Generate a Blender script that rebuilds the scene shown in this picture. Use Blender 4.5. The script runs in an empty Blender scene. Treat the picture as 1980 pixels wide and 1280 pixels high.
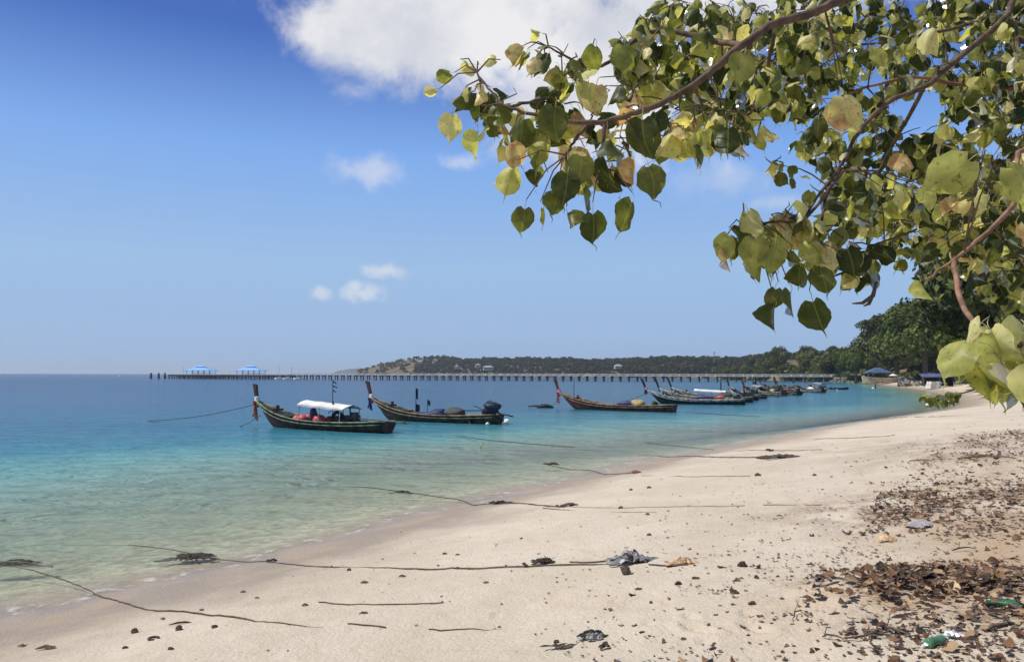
import bpy, math, random
import numpy as np
from mathutils import Vector, Matrix
random.seed(7); rng = np.random.default_rng(7)
C = bpy.context.scene.collection
SC = bpy.context.scene
R = math.radians

# ------------------------------------------------------------------ camera
FOC, CX, CY = 1500.0, 990.0, 640.0
EYE = Vector((0, 0, 3.4))
PITCH, ROLL = R(3.22), R(0.16)
FWD = Vector((0, math.cos(PITCH), math.sin(PITCH)))
_u0 = Vector((0, -math.sin(PITCH), math.cos(PITCH))); _r0 = Vector((1, 0, 0))
RIGHT = _r0 * math.cos(ROLL) + _u0 * math.sin(ROLL)
UP = _u0 * math.cos(ROLL) - _r0 * math.sin(ROLL)
cd = bpy.data.cameras.new('camera'); cam = bpy.data.objects.new('camera', cd); C.objects.link(cam)
cd.sensor_width = 36; cd.lens = FOC / 1980 * 36; cd.clip_start = 0.05; cd.clip_end = 60000
m = Matrix((RIGHT, UP, -FWD)).transposed().to_4x4(); m.translation = EYE
cam.matrix_world = m
SC.camera = cam

# ------------------------------------------------------------------ sun, sky, exposure
SUN_EL, SUN_AZ = R(54), R(-93)            # azimuth measured from +Y towards +X
sd = bpy.data.lights.new('sun', 'SUN'); sun = bpy.data.objects.new('sun', sd); C.objects.link(sun)
sd.energy = 4.2; sd.angle = R(0.5); sd.color = (1.0, 0.955, 0.88)
sv = Vector((math.sin(SUN_AZ) * math.cos(SUN_EL), math.cos(SUN_AZ) * math.cos(SUN_EL), math.sin(SUN_EL)))
sun.rotation_euler = sv.to_track_quat('Z', 'Y').to_euler(); sun.location = (0, 0, 60)
SC.view_settings.view_transform = 'Standard'; SC.view_settings.look = 'None'
SC.view_settings.gamma = 1; SC.view_settings.use_curve_mapping = False
SC.view_settings.exposure = 0.12
SC.render.film_transparent = False
SC.cycles.max_bounces = 8; SC.cycles.transparent_max_bounces = 16
SC.cycles.use_denoising = True

def nd(nt, t, x=0, y=0, **kw):
    n = nt.nodes.new(t); n.location = (x, y)
    for k, v in kw.items(): setattr(n, k, v)
    return n
def mth(nt, op, a, b=None, c=None, clamp=False):
    n = nt.nodes.new('ShaderNodeMath'); n.operation = op; n.use_clamp = clamp
    for i, v in enumerate((a, b, c)):
        if v is None: continue
        if isinstance(v, (int, float)): n.inputs[i].default_value = v
        else: nt.links.new(v, n.inputs[i])
    return n.outputs[0]
def vmth(nt, op, a, b=None):
    n = nt.nodes.new('ShaderNodeVectorMath'); n.operation = op
    for i, v in enumerate((a, b)):
        if v is None: continue
        if isinstance(v, (tuple, list, Vector)): n.inputs[i].default_value = tuple(v)
        else: nt.links.new(v, n.inputs[i])
    return n.outputs['Value'] if op == 'DOT_PRODUCT' else n.outputs[0]
def mixc(nt, f, a, b, blend='MIX'):
    n = nt.nodes.new('ShaderNodeMix'); n.data_type = 'RGBA'; n.blend_type = blend; n.clamp_factor = True
    for s, v in ((n.inputs[0], f), (n.inputs[6], a), (n.inputs[7], b)):
        if isinstance(v, (int, float)): s.default_value = v
        elif isinstance(v, (tuple, list)): s.default_value = tuple(v)[:3] + (1,)
        else: nt.links.new(v, s)
    return n.outputs[2]
def noise(nt, vec, scale, detail=4, rough=0.55, dist=0.0):
    n = nt.nodes.new('ShaderNodeTexNoise'); n.inputs['Scale'].default_value = scale
    n.inputs['Detail'].default_value = detail; n.inputs['Roughness'].default_value = rough
    n.inputs['Distortion'].default_value = dist
    if vec is not None: nt.links.new(vec, n.inputs['Vector'])
    return n.outputs['Fac']
def sstep(nt, v, lo, hi):
    n = nt.nodes.new('ShaderNodeMapRange'); n.interpolation_type = 'SMOOTHSTEP'
    nt.links.new(v, n.inputs[0]); n.inputs[1].default_value = lo; n.inputs[2].default_value = hi
    return n.outputs[0]
def ramp(nt, f, stops):
    n = nt.nodes.new('ShaderNodeValToRGB'); e = n.color_ramp.elements
    while len(e) < len(stops): e.new(0.5)
    for el, (p, c) in zip(e, stops): el.position = p; el.color = tuple(c) + (1,)
    nt.links.new(f, n.inputs[0]); return n.outputs[0]

def ray(px, py):
    return (FWD + RIGHT * ((px - CX) / FOC) + UP * ((CY - py) / FOC))

W = bpy.data.worlds.new('World'); SC.world = W; W.use_nodes = True
nt = W.node_tree; nt.nodes.clear()
sky = nd(nt, 'ShaderNodeTexSky', sky_type='NISHITA'); sky.sun_disc = False
sky.sun_elevation = SUN_EL; sky.sun_rotation = SUN_AZ
sky.altitude = 0; sky.air_density = 1.0; sky.dust_density = 0.6; sky.ozone_density = 2.2
hs = nd(nt, 'ShaderNodeHueSaturation'); hs.inputs['Saturation'].default_value = 1.25; hs.inputs['Hue'].default_value = 0.512; hs.inputs['Value'].default_value = 0.62
nt.links.new(sky.outputs[0], hs.inputs['Color'])
tc = nd(nt, 'ShaderNodeTexCoord'); D = tc.outputs['Generated']
sepd = nd(nt, 'ShaderNodeSeparateXYZ'); nt.links.new(D, sepd.inputs[0])
hb = sstep(nt, sepd.outputs['Z'], 0.80, 0.25)
low = ramp(nt, mth(nt, 'MULTIPLY', mth(nt, 'MAXIMUM', sepd.outputs['Z'], 0.0), 2.2, clamp=True), [(0.0, (0.315, 0.455, 0.68)), (0.3, (0.315, 0.485, 0.735)), (0.6, (0.20, 0.385, 0.78)), (0.88, (0.060, 0.15, 0.51)), (1.0, (0.065, 0.15, 0.50))])
low = vmth(nt, 'SCALE', low); nt.nodes[-1].inputs['Scale'].default_value = 10.0
col = mixc(nt, hb, hs.outputs[0], low)
fb = noise(nt, D, 9.0, 7, 0.62, 0.3)
fb2 = noise(nt, D, 26.0, 6, 0.6, 0.2)
fb3 = noise(nt, D, 48.0, 6, 0.6, 0.2)
def cloud_field(ells, amp, lo, hi, opac, fbm):
    best = None
    for (px, py, w, h) in ells:
        c = ray(px, py).normalized()
        rr = c.cross(Vector((0, 0, 1))).normalized(); uu = rr.cross(c).normalized()
        a = mth(nt, 'MULTIPLY', vmth(nt, 'DOT_PRODUCT', D, rr), FOC / w)
        b = mth(nt, 'MULTIPLY', vmth(nt, 'DOT_PRODUCT', D, uu), FOC / h)
        r2 = mth(nt, 'SQRT', mth(nt, 'ADD', mth(nt, 'MULTIPLY', a, a), mth(nt, 'MULTIPLY', b, b)))
        front = mth(nt, 'GREATER_THAN', vmth(nt, 'DOT_PRODUCT', D, c), 0.0)
        v = mth(nt, 'MULTIPLY', mth(nt, 'SUBTRACT', 1.0, r2), front)
        best = v if best is None else mth(nt, 'MAXIMUM', best, v)
    nz = mth(nt, 'MULTIPLY', mth(nt, 'SUBTRACT', fbm, 0.5), amp)
    return mth(nt, 'MULTIPLY', sstep(nt, mth(nt, 'ADD', best, nz), lo, hi), opac)
big = cloud_field([(640, 60, 120, 80), (760, 60, 230, 110), (950, 40, 380, 190), (1120, 130, 300, 220), (1300, -150, 500, 260)], 2.0, -0.05, 0.62, 0.95, fb)
mid = cloud_field([(712, 330, 105, 42), (890, 314, 52, 26), ], 2.0, 0.05, 1.0, 0.46, fb2)
wisp = cloud_field([(1400, 345, 130, 48), (1500, 392, 80, 20)], 1.6, 0.0, 1.1, 0.30, fb2)
sml = cloud_field([(698, 567, 62, 24), (690, 556, 26, 20), (747, 525, 60, 18), (625, 568, 34, 18)], 1.6, 0.05, 0.9, 0.5, fb3)
wht = mixc(nt, sstep(nt, noise(nt, D, 7.0, 6, 0.6), 0.30, 0.62), (5.9, 6.15, 6.75), (8.3, 8.2, 8.15))
for f in (big, mid, sml, wisp): col = mixc(nt, f, col, wht)
bg = nd(nt, 'ShaderNodeBackground'); bg.inputs['Strength'].default_value = 0.1
nt.links.new(col, bg.inputs['Color'])
wo = nd(nt, 'ShaderNodeOutputWorld'); nt.links.new(bg.outputs[0], wo.inputs['Surface'])

# ------------------------------------------------------------------ helpers
class MB:
    def __init__(s): s.v = []; s.f = []; s.m = []
    def add(s, v, f, mi=0):
        o = len(s.v); s.v += [tuple(p) for p in v]; s.f += [tuple(i + o for i in q) for q in f]; s.m += [mi] * len(f)
    def box(s, c, d, mi=0, rz=0.0, ry=0.0):
        x, y, z = (k / 2 for k in d)
        M = Matrix.Rotation(rz, 3, 'Z') @ Matrix.Rotation(ry, 3, 'Y')
        c = Vector(c)
        v = [c + M @ Vector((a * x, b * y, e * z)) for a, b, e in ((-1,-1,-1),(1,-1,-1),(1,1,-1),(-1,1,-1),(-1,-1,1),(1,-1,1),(1,1,1),(-1,1,1))]
        s.add(v, [(0,3,2,1),(4,5,6,7),(0,1,5,4),(1,2,6,5),(2,3,7,6),(3,0,4,7)], mi)
    def tube(s, pts, r, n=6, mi=0, cap=True, sx=1.0):
        pts = [Vector(p) for p in pts]; k = len(pts)
        rs = r if isinstance(r, (list, tuple)) else [r] * k
        v = []; f = []; ref = None
        for i, p in enumerate(pts):
            t = (pts[min(i + 1, k - 1)] - pts[max(i - 1, 0)])
            t = t.normalized() if t.length > 1e-9 else Vector((0, 0, 1))
            if ref is None: ref = Vector((0, 0, 1)) if abs(t.z) < 0.9 else Vector((1, 0, 0))
            a = t.cross(ref)
            if a.length < 1e-4: a = t.orthogonal()
            a.normalize(); b = a.cross(t).normalized(); ref = b
            for j in range(n):
                an = 2 * math.pi * j / n
                v.append(p + a * (math.cos(an) * rs[i] * sx) + b * (math.sin(an) * rs[i]))
        for i in range(k - 1):
            for j in range(n):
                f.append((i*n+j, i*n+(j+1) % n, (i+1)*n+(j+1) % n, (i+1)*n+j))
        if cap: f += [tuple(range(n))[::-1], tuple(range((k-1)*n, k*n))]
        s.add(v, f, mi)
    def blob(s, c, d, seed=0, rough=0.15, mi=0, nu=10, nv=7, flat=None):
        rr = random.Random(seed); v = []; f = []
        ph = [rr.uniform(0, 6.28) for _ in range(6)]
        for i in range(nv + 1):
            th = math.pi * i / nv
            for j in range(nu):
                a = 2 * math.pi * j / nu
                k = 1 + rough * (math.sin(2 * a + ph[0]) * math.sin(2 * th + ph[1]) + 0.7 * math.sin(3 * a + ph[2]) * math.sin(3 * th + ph[3]) + 0.5 * math.sin(5 * a + ph[4]) * math.sin(4 * th))
                z = math.cos(th) * k
                if flat is not None: z = max(z, flat)
                v.append((c[0] + math.sin(th) * math.cos(a) * k * d[0] / 2, c[1] + math.sin(th) * math.sin(a) * k * d[1] / 2, c[2] + z * d[2] / 2))
        for i in range(nv):
            for j in range(nu):
                f.append((i*nu+j, (i+1)*nu+j, (i+1)*nu+(j+1) % nu, i*nu+(j+1) % nu))
        s.add(v, f, mi)
    def mesh(s, name, mats, smooth=False):
        me = bpy.data.meshes.new(name); me.from_pydata(s.v, [], s.f)
        for q in mats if isinstance(mats, (list, tuple)) else [mats]: me.materials.append(q)
        me.polygons.foreach_set('material_index', s.m)
        if smooth: me.polygons.foreach_set('use_smooth', [True] * len(s.f))
        me.validate(); me.update(); return me
    def build(s, name, mats, parent=None, smooth=False, loc=None):
        return link(name, s.mesh(name, mats, smooth), parent, loc)
def link(name, data, parent=None, loc=None):
    o = bpy.data.objects.new(name, data); C.objects.link(o)
    if parent is not None: o.parent = parent
    if loc is not None: o.location = loc
    return o
def tag(o, label=None, cat=None, group=None, kind=None):
    for k, v in (('label', label), ('category', cat), ('group', group), ('kind', kind)):
        if v: o[k] = v
    return o
def empty(name, loc, rz=0.0, label=None, cat=None, group=None):
    o = bpy.data.objects.new(name, None); C.objects.link(o); o.location = loc; o.rotation_euler = (0, 0, rz)
    o.empty_display_size = 0.2
    return tag(o, label, cat, group)
KIDS = {}
def copy_tree(o, parent=None):
    c = o.copy(); C.objects.link(c)
    if parent is not None: c.parent = parent
    for ch in list(o.children): copy_tree(ch, c)
    return c
def np_mesh(name, V, F, mats, smooth=False, attrs=None, uv=None, mi=None):
    me = bpy.data.meshes.new(name); V = np.asarray(V, np.float32); F = np.asarray(F, np.int32)
    nF, k = F.shape
    me.vertices.add(len(V)); me.vertices.foreach_set('co', V.ravel())
    me.loops.add(nF * k); me.loops.foreach_set('vertex_index', F.ravel())
    me.polygons.add(nF); me.polygons.foreach_set('loop_start', np.arange(0, nF * k, k, dtype=np.int32))
    me.polygons.foreach_set('loop_total', np.full(nF, k, np.int32))
    for q in mats: me.materials.append(q)
    if mi is not None: me.polygons.foreach_set('material_index', np.asarray(mi, np.int32))
    if smooth: me.polygons.foreach_set('use_smooth', np.ones(nF, bool))
    for an, av in (attrs or {}).items():
        a = me.attributes.new(an, 'FLOAT', 'POINT'); a.data.foreach_set('value', np.asarray(av, np.float32))
    if uv is not None:
        u = me.uv_layers.new(name='uv'); u.data.foreach_set('uv', np.asarray(uv, np.float32)[F.ravel()].ravel())
    me.update(calc_edges=True); return me

def mat(name, col, rough=0.6, var=0.25, scale=6.0, metal=0.0, spec=0.4, col2=None, bump=0.0, bscale=None, objvar=0.0):
    M = bpy.data.materials.new(name); M.use_nodes = True; nt = M.node_tree
    b = nt.nodes['Principled BSDF']
    tc = nd(nt, 'ShaderNodeTexCoord'); P = tc.outputs['Object']
    n = noise(nt, P, scale, 5, 0.6)
    dark = col2 if col2 else tuple(c * (1 - var * 1.6) for c in col); lite = tuple(min(1, c * (1 + var)) for c in col)
    c = mixc(nt, sstep(nt, n, 0.3, 0.7), dark, lite)
    if objvar:
        oi = nd(nt, 'ShaderNodeObjectInfo')
        h = nd(nt, 'ShaderNodeHueSaturation'); nt.links.new(c, h.inputs['Color'])
        nt.links.new(mth(nt, 'ADD', 1 - objvar, mth(nt, 'MULTIPLY', oi.outputs['Random'], 2 * objvar)), h.inputs['Value'])
        c = h.outputs[0]
    nt.links.new(c, b.inputs['Base Color'])
    b.inputs['Roughness'].default_value = rough; b.inputs['Metallic'].default_value = metal
    b.inputs['Specular IOR Level'].default_value = spec
    if bump:
        bp = nd(nt, 'ShaderNodeBump'); bp.inputs['Strength'].default_value = 1.0; bp.inputs['Distance'].default_value = bump
        nt.links.new(noise(nt, P, bscale or scale * 3, 4), bp.inputs['Height']); nt.links.new(bp.outputs[0], b.inputs['Normal'])
    return M

# ------------------------------------------------------------------ numeric noise and terrain
def _hash(i, j, s):
    h = (i.astype(np.int64) * 374761393 + j.astype(np.int64) * 668265263 + s * 974634511) & 0xffffffff
    h = ((h ^ (h >> 13)) * 1274126177) & 0xffffffff
    return ((h ^ (h >> 16)) & 0xffff) / 65535.0
def vnoise(x, y, s=0):
    x = np.asarray(x, float); y = np.asarray(y, float)
    i = np.floor(x); j = np.floor(y); fx = x - i; fy = y - j
    fx = fx*fx*(3-2*fx); fy = fy*fy*(3-2*fy)
    a = _hash(i, j, s); b = _hash(i+1, j, s); c = _hash(i, j+1, s); d = _hash(i+1, j+1, s)
    return (a*(1-fx)+b*fx)*(1-fy) + (c*(1-fx)+d*fx)*fy
def fbm(x, y, s=0, o=4):
    r = 0; a = 0.5
    for k in range(o):
        r = r + a * vnoise(x, y, s + k); x = x * 2.03 + 7.1; y = y * 2.03 + 3.3; a *= 0.5
    return r
SHORE = [(-6000,-4000),(-900,-900),(-150,-260),(-48,-75),(-24,-26),(-13.5,-3),(-9.6,6),(-7.0,11.2),(-5.0,14.3),(-3.3,17.2),(-0.7,22),(5.0,30.2),(8.5,34.5),(13.2,41),(18,47.5),(23.5,55),(33,66),(44,78),(57,98),(72,128),(91,170),(113,225),(138,292),(160,345),(180,390),(205,470),(235,580),(235,700),(212,870),(150,1060),(30,1230),(-150,1385),(-270,1450),(-240,1520),(-100,1650),(200,1950),(1200,2600),(6000,4200)]
LAND = np.array(SHORE + [(9000, 4200), (9000, -6000), (-6000, -6000)], float)
SP = np.array(SHORE, float)
def shore_dist(x, y):
    x = np.asarray(x, float); y = np.asarray(y, float)
    d2 = np.full(x.shape, 1e18)
    for k in range(len(SP) - 1):
        ax, ay = SP[k]; bx, by = SP[k+1]; dx, dy = bx-ax, by-ay
        t = np.clip(((x-ax)*dx+(y-ay)*dy)/(dx*dx+dy*dy), 0, 1)
        d2 = np.minimum(d2, (x-ax-t*dx)**2+(y-ay-t*dy)**2)
    ins = np.zeros(x.shape, bool); n = len(LAND)
    for k in range(n):
        ax, ay = LAND[k]; bx, by = LAND[(k+1) % n]
        if ay == by: continue
        cr = ((ay > y) != (by > y)) & (x < (bx-ax)*(y-ay)/(by-ay)+ax)
        ins ^= cr
    return np.where(ins, 1, -1) * np.sqrt(d2)
FOOT = []
MOUNDS = []
def mounds(x, y):
    r = 0*x
    for mx, my, w_, k_ in MOUNDS: r = r+k_*np.exp(-((x-mx)**2/(w_*1.3)**2+(y-my)**2/w_**2))
    return np.clip(r, 0, 1.2)
def height(x, y):
    x = np.asarray(x, float); y = np.asarray(y, float)
    s = shore_dist(x, y)
    wob = (fbm(x*0.18+3, y*0.18, 11, 3)-0.44)*np.clip(1-np.hypot(x, y)/160, 0, 1)
    s = s + wob*3.0
    up = 2.6*np.tanh(np.maximum(s, 0)*0.16/2.6)
    t = np.maximum(-s, 0)
    k = 0.085+0.10*np.clip((np.hypot(x, y)-32)/45, 0, 1)
    dn = -np.where(t < 30, k*t, k*30+0.028*(t-30)); dn = np.maximum(dn, -14)
    z = up + dn
    near = np.clip(1-np.hypot(x, y)/70, 0, 1)
    z = z + near*np.clip(up*1.2, 0.12, 1)*(0.09*(fbm(x*0.5, y*0.5, 3, 3)-0.44) + 0.042*(fbm(x*2.6, y*2.6, 5, 3)-0.44) + 0.012*(vnoise(x*8, y*8, 8)-0.5))
    z = z+.07*mounds(x, y)*np.clip((fbm(x*2.2, y*2.2, 91, 3)-.25)*2.5, 0, 1)
    for (fx, fy, fa, L, Wd, dp) in FOOT:
        ca, sa = math.cos(fa), math.sin(fa); dx, dy = x-fx, y-fy
        a = (dx*ca+dy*sa)/L; b = (-dx*sa+dy*ca)/Wd; r2 = a*a+b*b
        z = z - dp*np.exp(-r2*1.4)*(1+0.3*np.sin(a*3)) + dp*0.45*np.exp(-(np.sqrt(r2)-1.5)**2*5)
    return z
def ground(px, py, lo=1.0, hi=900.0):
    d = ray(px, py)
    ts = np.geomspace(lo, hi, 900)
    X = EYE.x+d.x*ts; Y = EYE.y+d.y*ts; Z = EYE.z+d.z*ts
    H = np.maximum(height(X, Y), 0.0)
    k = np.argmax(Z < H)
    if Z[k] >= H[k]: k = len(ts)-1
    a, b = ts[max(k-1, 0)], ts[k]
    for _ in range(14):
        mdl = (a+b)/2; h = max(float(height(np.array([d.x*mdl]), np.array([d.y*mdl]))[0]), 0.0)
        if EYE.z+d.z*mdl < h: b = mdl
        else: a = mdl
    return Vector((d.x*b, d.y*b, max(float(height(np.array([d.x*b]), np.array([d.y*b]))[0]), 0.0)))
def at(px, py, Y):
    d = ray(px, py); k = Y/d.y
    return EYE + d*k
def hz(x, y): return float(height(np.array([x]), np.array([y]))[0])
for (px, py, a, L, Wd, dp) in [(1337,1192,1.9,.10,.055,.03),(1352,1217,2.2,.15,.065,.045),(1448,1188,1.8,.10,.06,.03),(1463,1216,2.1,.15,.065,.045),(1368,1241,2.0,.09,.06,.02)]:
    p = ground(px, py); FOOT.append((p.x, p.y, a, L, Wd, dp))
for px, py in ((1040,1160),(1105,1120),(1190,1160),(1255,1205),(1290,1165),(1390,1085),(1480,1060),(1530,1030),(1360,1030),(960,1190),(1600,1200),(1555,1165)):
    p = ground(px, py); FOOT.append((p.x, p.y, 1.4+(px % 7)*.12, .11, .05, .014))

# polar sheet round the camera: fine near it, coarse towards the horizon
def polar(radii, fine=0.25):
    an = np.concatenate([np.arange(-46, 46, fine), np.arange(46, 314, 2.0)])
    an = np.radians(an); A, Rr = np.meshgrid(an, radii)
    X = (Rr*np.sin(A)).ravel(); Y = (Rr*np.cos(A)).ravel()
    nr, na = Rr.shape
    i, j = np.meshgrid(np.arange(nr-1), np.arange(na), indexing='ij'); j2 = (j+1) % na
    F = np.stack([i*na+j, i*na+j2, (i+1)*na+j2, (i+1)*na+j], -1).reshape(-1, 4)
    return X, Y, F

# ------------------------------------------------------------------ sand
def sand_mat():
    M = bpy.data.materials.new('sand'); M.use_nodes = True; nt = M.node_tree; b = nt.nodes['Principled BSDF']
    g = nd(nt, 'ShaderNodeNewGeometry'); P = g.outputs['Position']
    sep = nd(nt, 'ShaderNodeSeparateXYZ'); nt.links.new(P, sep.inputs[0]); z = sep.outputs['Z']
    n1 = noise(nt, P, 0.45, 5, 0.6); n2 = noise(nt, P, 3.0, 6, 0.65); n3 = noise(nt, P, 160, 3, 0.7); n4 = noise(nt, P, 24, 4, 0.6)
    dry = mixc(nt, sstep(nt, n1, 0.3, 0.7), (0.58, 0.50, 0.385), (0.665, 0.585, 0.470))
    dry = mixc(nt, mth(nt, 'MULTIPLY', sstep(nt, n2, 0.42, 0.72), 0.4), dry, (0.56, 0.45, 0.32))
    dry = mixc(nt, mth(nt, 'MULTIPLY', sstep(nt, n3, 0.45, 0.75), 0.35), dry, (0.40, 0.30, 0.20))
    at_ = nd(nt, 'ShaderNodeAttribute'); at_.attribute_name = 'humus'
    dry = mixc(nt, mth(nt, 'MULTIPLY', at_.outputs['Fac'], mth(nt, 'ADD', 0.35, mth(nt, 'MULTIPLY', n2, 0.9)), clamp=True), dry, (0.42, 0.27, 0.14))
    ro_ = nd(nt, 'ShaderNodeAttribute'); ro_.attribute_name = 'rotted'
    dry = mixc(nt, mth(nt, 'MULTIPLY', ro_.outputs['Fac'], sstep(nt, noise(nt, P, 14, 5, 0.7), 0.34, 0.60), clamp=True), dry, (0.17, 0.095, 0.052))
    wet = mixc(nt, sstep(nt, noise(nt, P, 0.9, 4), 0.4, 0.65), (0.33, 0.275, 0.222), (0.40, 0.315, 0.23))
    wm = mth(nt, 'SUBTRACT', 1.0, sstep(nt, mth(nt, 'ADD', z, mth(nt, 'MULTIPLY', mth(nt, 'SUBTRACT', n1, 0.5), 0.5)), 0.18, 0.72))
    c = mixc(nt, wm, dry, wet)
    c = mixc(nt, sstep(nt, mth(nt, 'ADD', z, mth(nt, 'MULTIPLY', mth(nt, 'SUBTRACT', n2, 0.5), 0.12)), -0.02, -0.16), c, mixc(nt, sstep(nt, noise(nt, P, 2.6, 5, 0.65, 1.2), 0.36, 0.62), (0.33, 0.325, 0.21), (0.67, 0.62, 0.455)))  # underwater sand patches, with pale caustic light flecks painted into the colour
    nt.links.new(c, b.inputs['Base Color'])
    r = mth(nt, 'SUBTRACT', 0.92, mth(nt, 'MULTIPLY', sstep(nt, mth(nt, 'SUBTRACT', 0.22, z), 0.0, 0.2), 0.5)); nt.links.new(r, b.inputs['Roughness'])
    b.inputs['Specular IOR Level'].default_value = 0.3
    bp = nd(nt, 'ShaderNodeBump'); bp.inputs['Distance'].default_value = 0.03; bp.inputs['Strength'].default_value = 0.9
    hgt = mth(nt, 'ADD', mth(nt, 'MULTIPLY', n4, 0.7), mth(nt, 'ADD', mth(nt, 'MULTIPLY', n3, 0.25), mth(nt, 'MULTIPLY', n2, 1.2)))
    nt.links.new(hgt, bp.inputs['Height']); nt.links.new(bp.outputs[0], b.inputs['Normal'])
    return M
# edge of the leaf litter: from the foot of the frame away along the tree line
EDGE = [ground(*p) for p in [(1400,1270),(1470,1195),(1560,1130),(1660,1030),(1700,960),(1790,890),(1850,850),(1900,825),(1960,805)]]
EDGE = np.array([(0.0, 2.5)] + [(p.x, p.y) for p in EDGE] + [(75, 105), (115, 185)])
def edge_dist(x, y):
    x = np.asarray(x, float); y = np.asarray(y, float); d2 = np.full(x.shape, 1e18); sg = np.ones(x.shape)
    for k in range(len(EDGE)-1):
        ax, ay = EDGE[k]; bx, by = EDGE[k+1]; dx, dy = bx-ax, by-ay
        t = np.clip(((x-ax)*dx+(y-ay)*dy)/(dx*dx+dy*dy), 0, 1)
        q = (x-ax-t*dx)**2+(y-ay-t*dy)**2; cr = dx*(y-ay)-dy*(x-ax)
        sg = np.where(q < d2, np.where(cr < 0, 1, -1), sg); d2 = np.minimum(q, d2)
    return sg*np.sqrt(d2)
for (px, py, w_, k_) in ((1770,1135,.62,1.0),(1900,1150,.7,.9),(1800,985,1.5,.9),(1930,850,3.2,1.0),(1930,960,1.6,.8),(1920,880,2.2,.8),(1640,1140,.5,.5),(1900,1230,.5,.6),(1700,1210,.35,.35)):
    p = ground(px, py); MOUNDS.append((p.x, p.y, w_, k_))
radii = np.concatenate([np.geomspace(0.9, 14, 400), np.geomspace(14.4, 15000, 230)])
X, Y, F = polar(radii)
Z = height(X, Y)
ed = edge_dist(X, Y)
hum = np.clip(ed/2.0+0.25, 0, 1)*np.clip(1.2-np.hypot(X, Y)/26, 0, 1)*np.clip((fbm(X*0.7, Y*0.7, 21, 4)-0.3)*3.2, 0, 1)
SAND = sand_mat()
sand = link('beach', np_mesh('beach', np.stack([X, Y, Z], -1), F, [SAND], True, {'humus': hum, 'rotted': np.clip(mounds(X, Y)*np.clip((fbm(X*1.9+31, Y*1.9, 81, 4)-.30)*3.5, 0, 1)*1.1, 0, 1)})); tag(sand, kind='structure')

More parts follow.
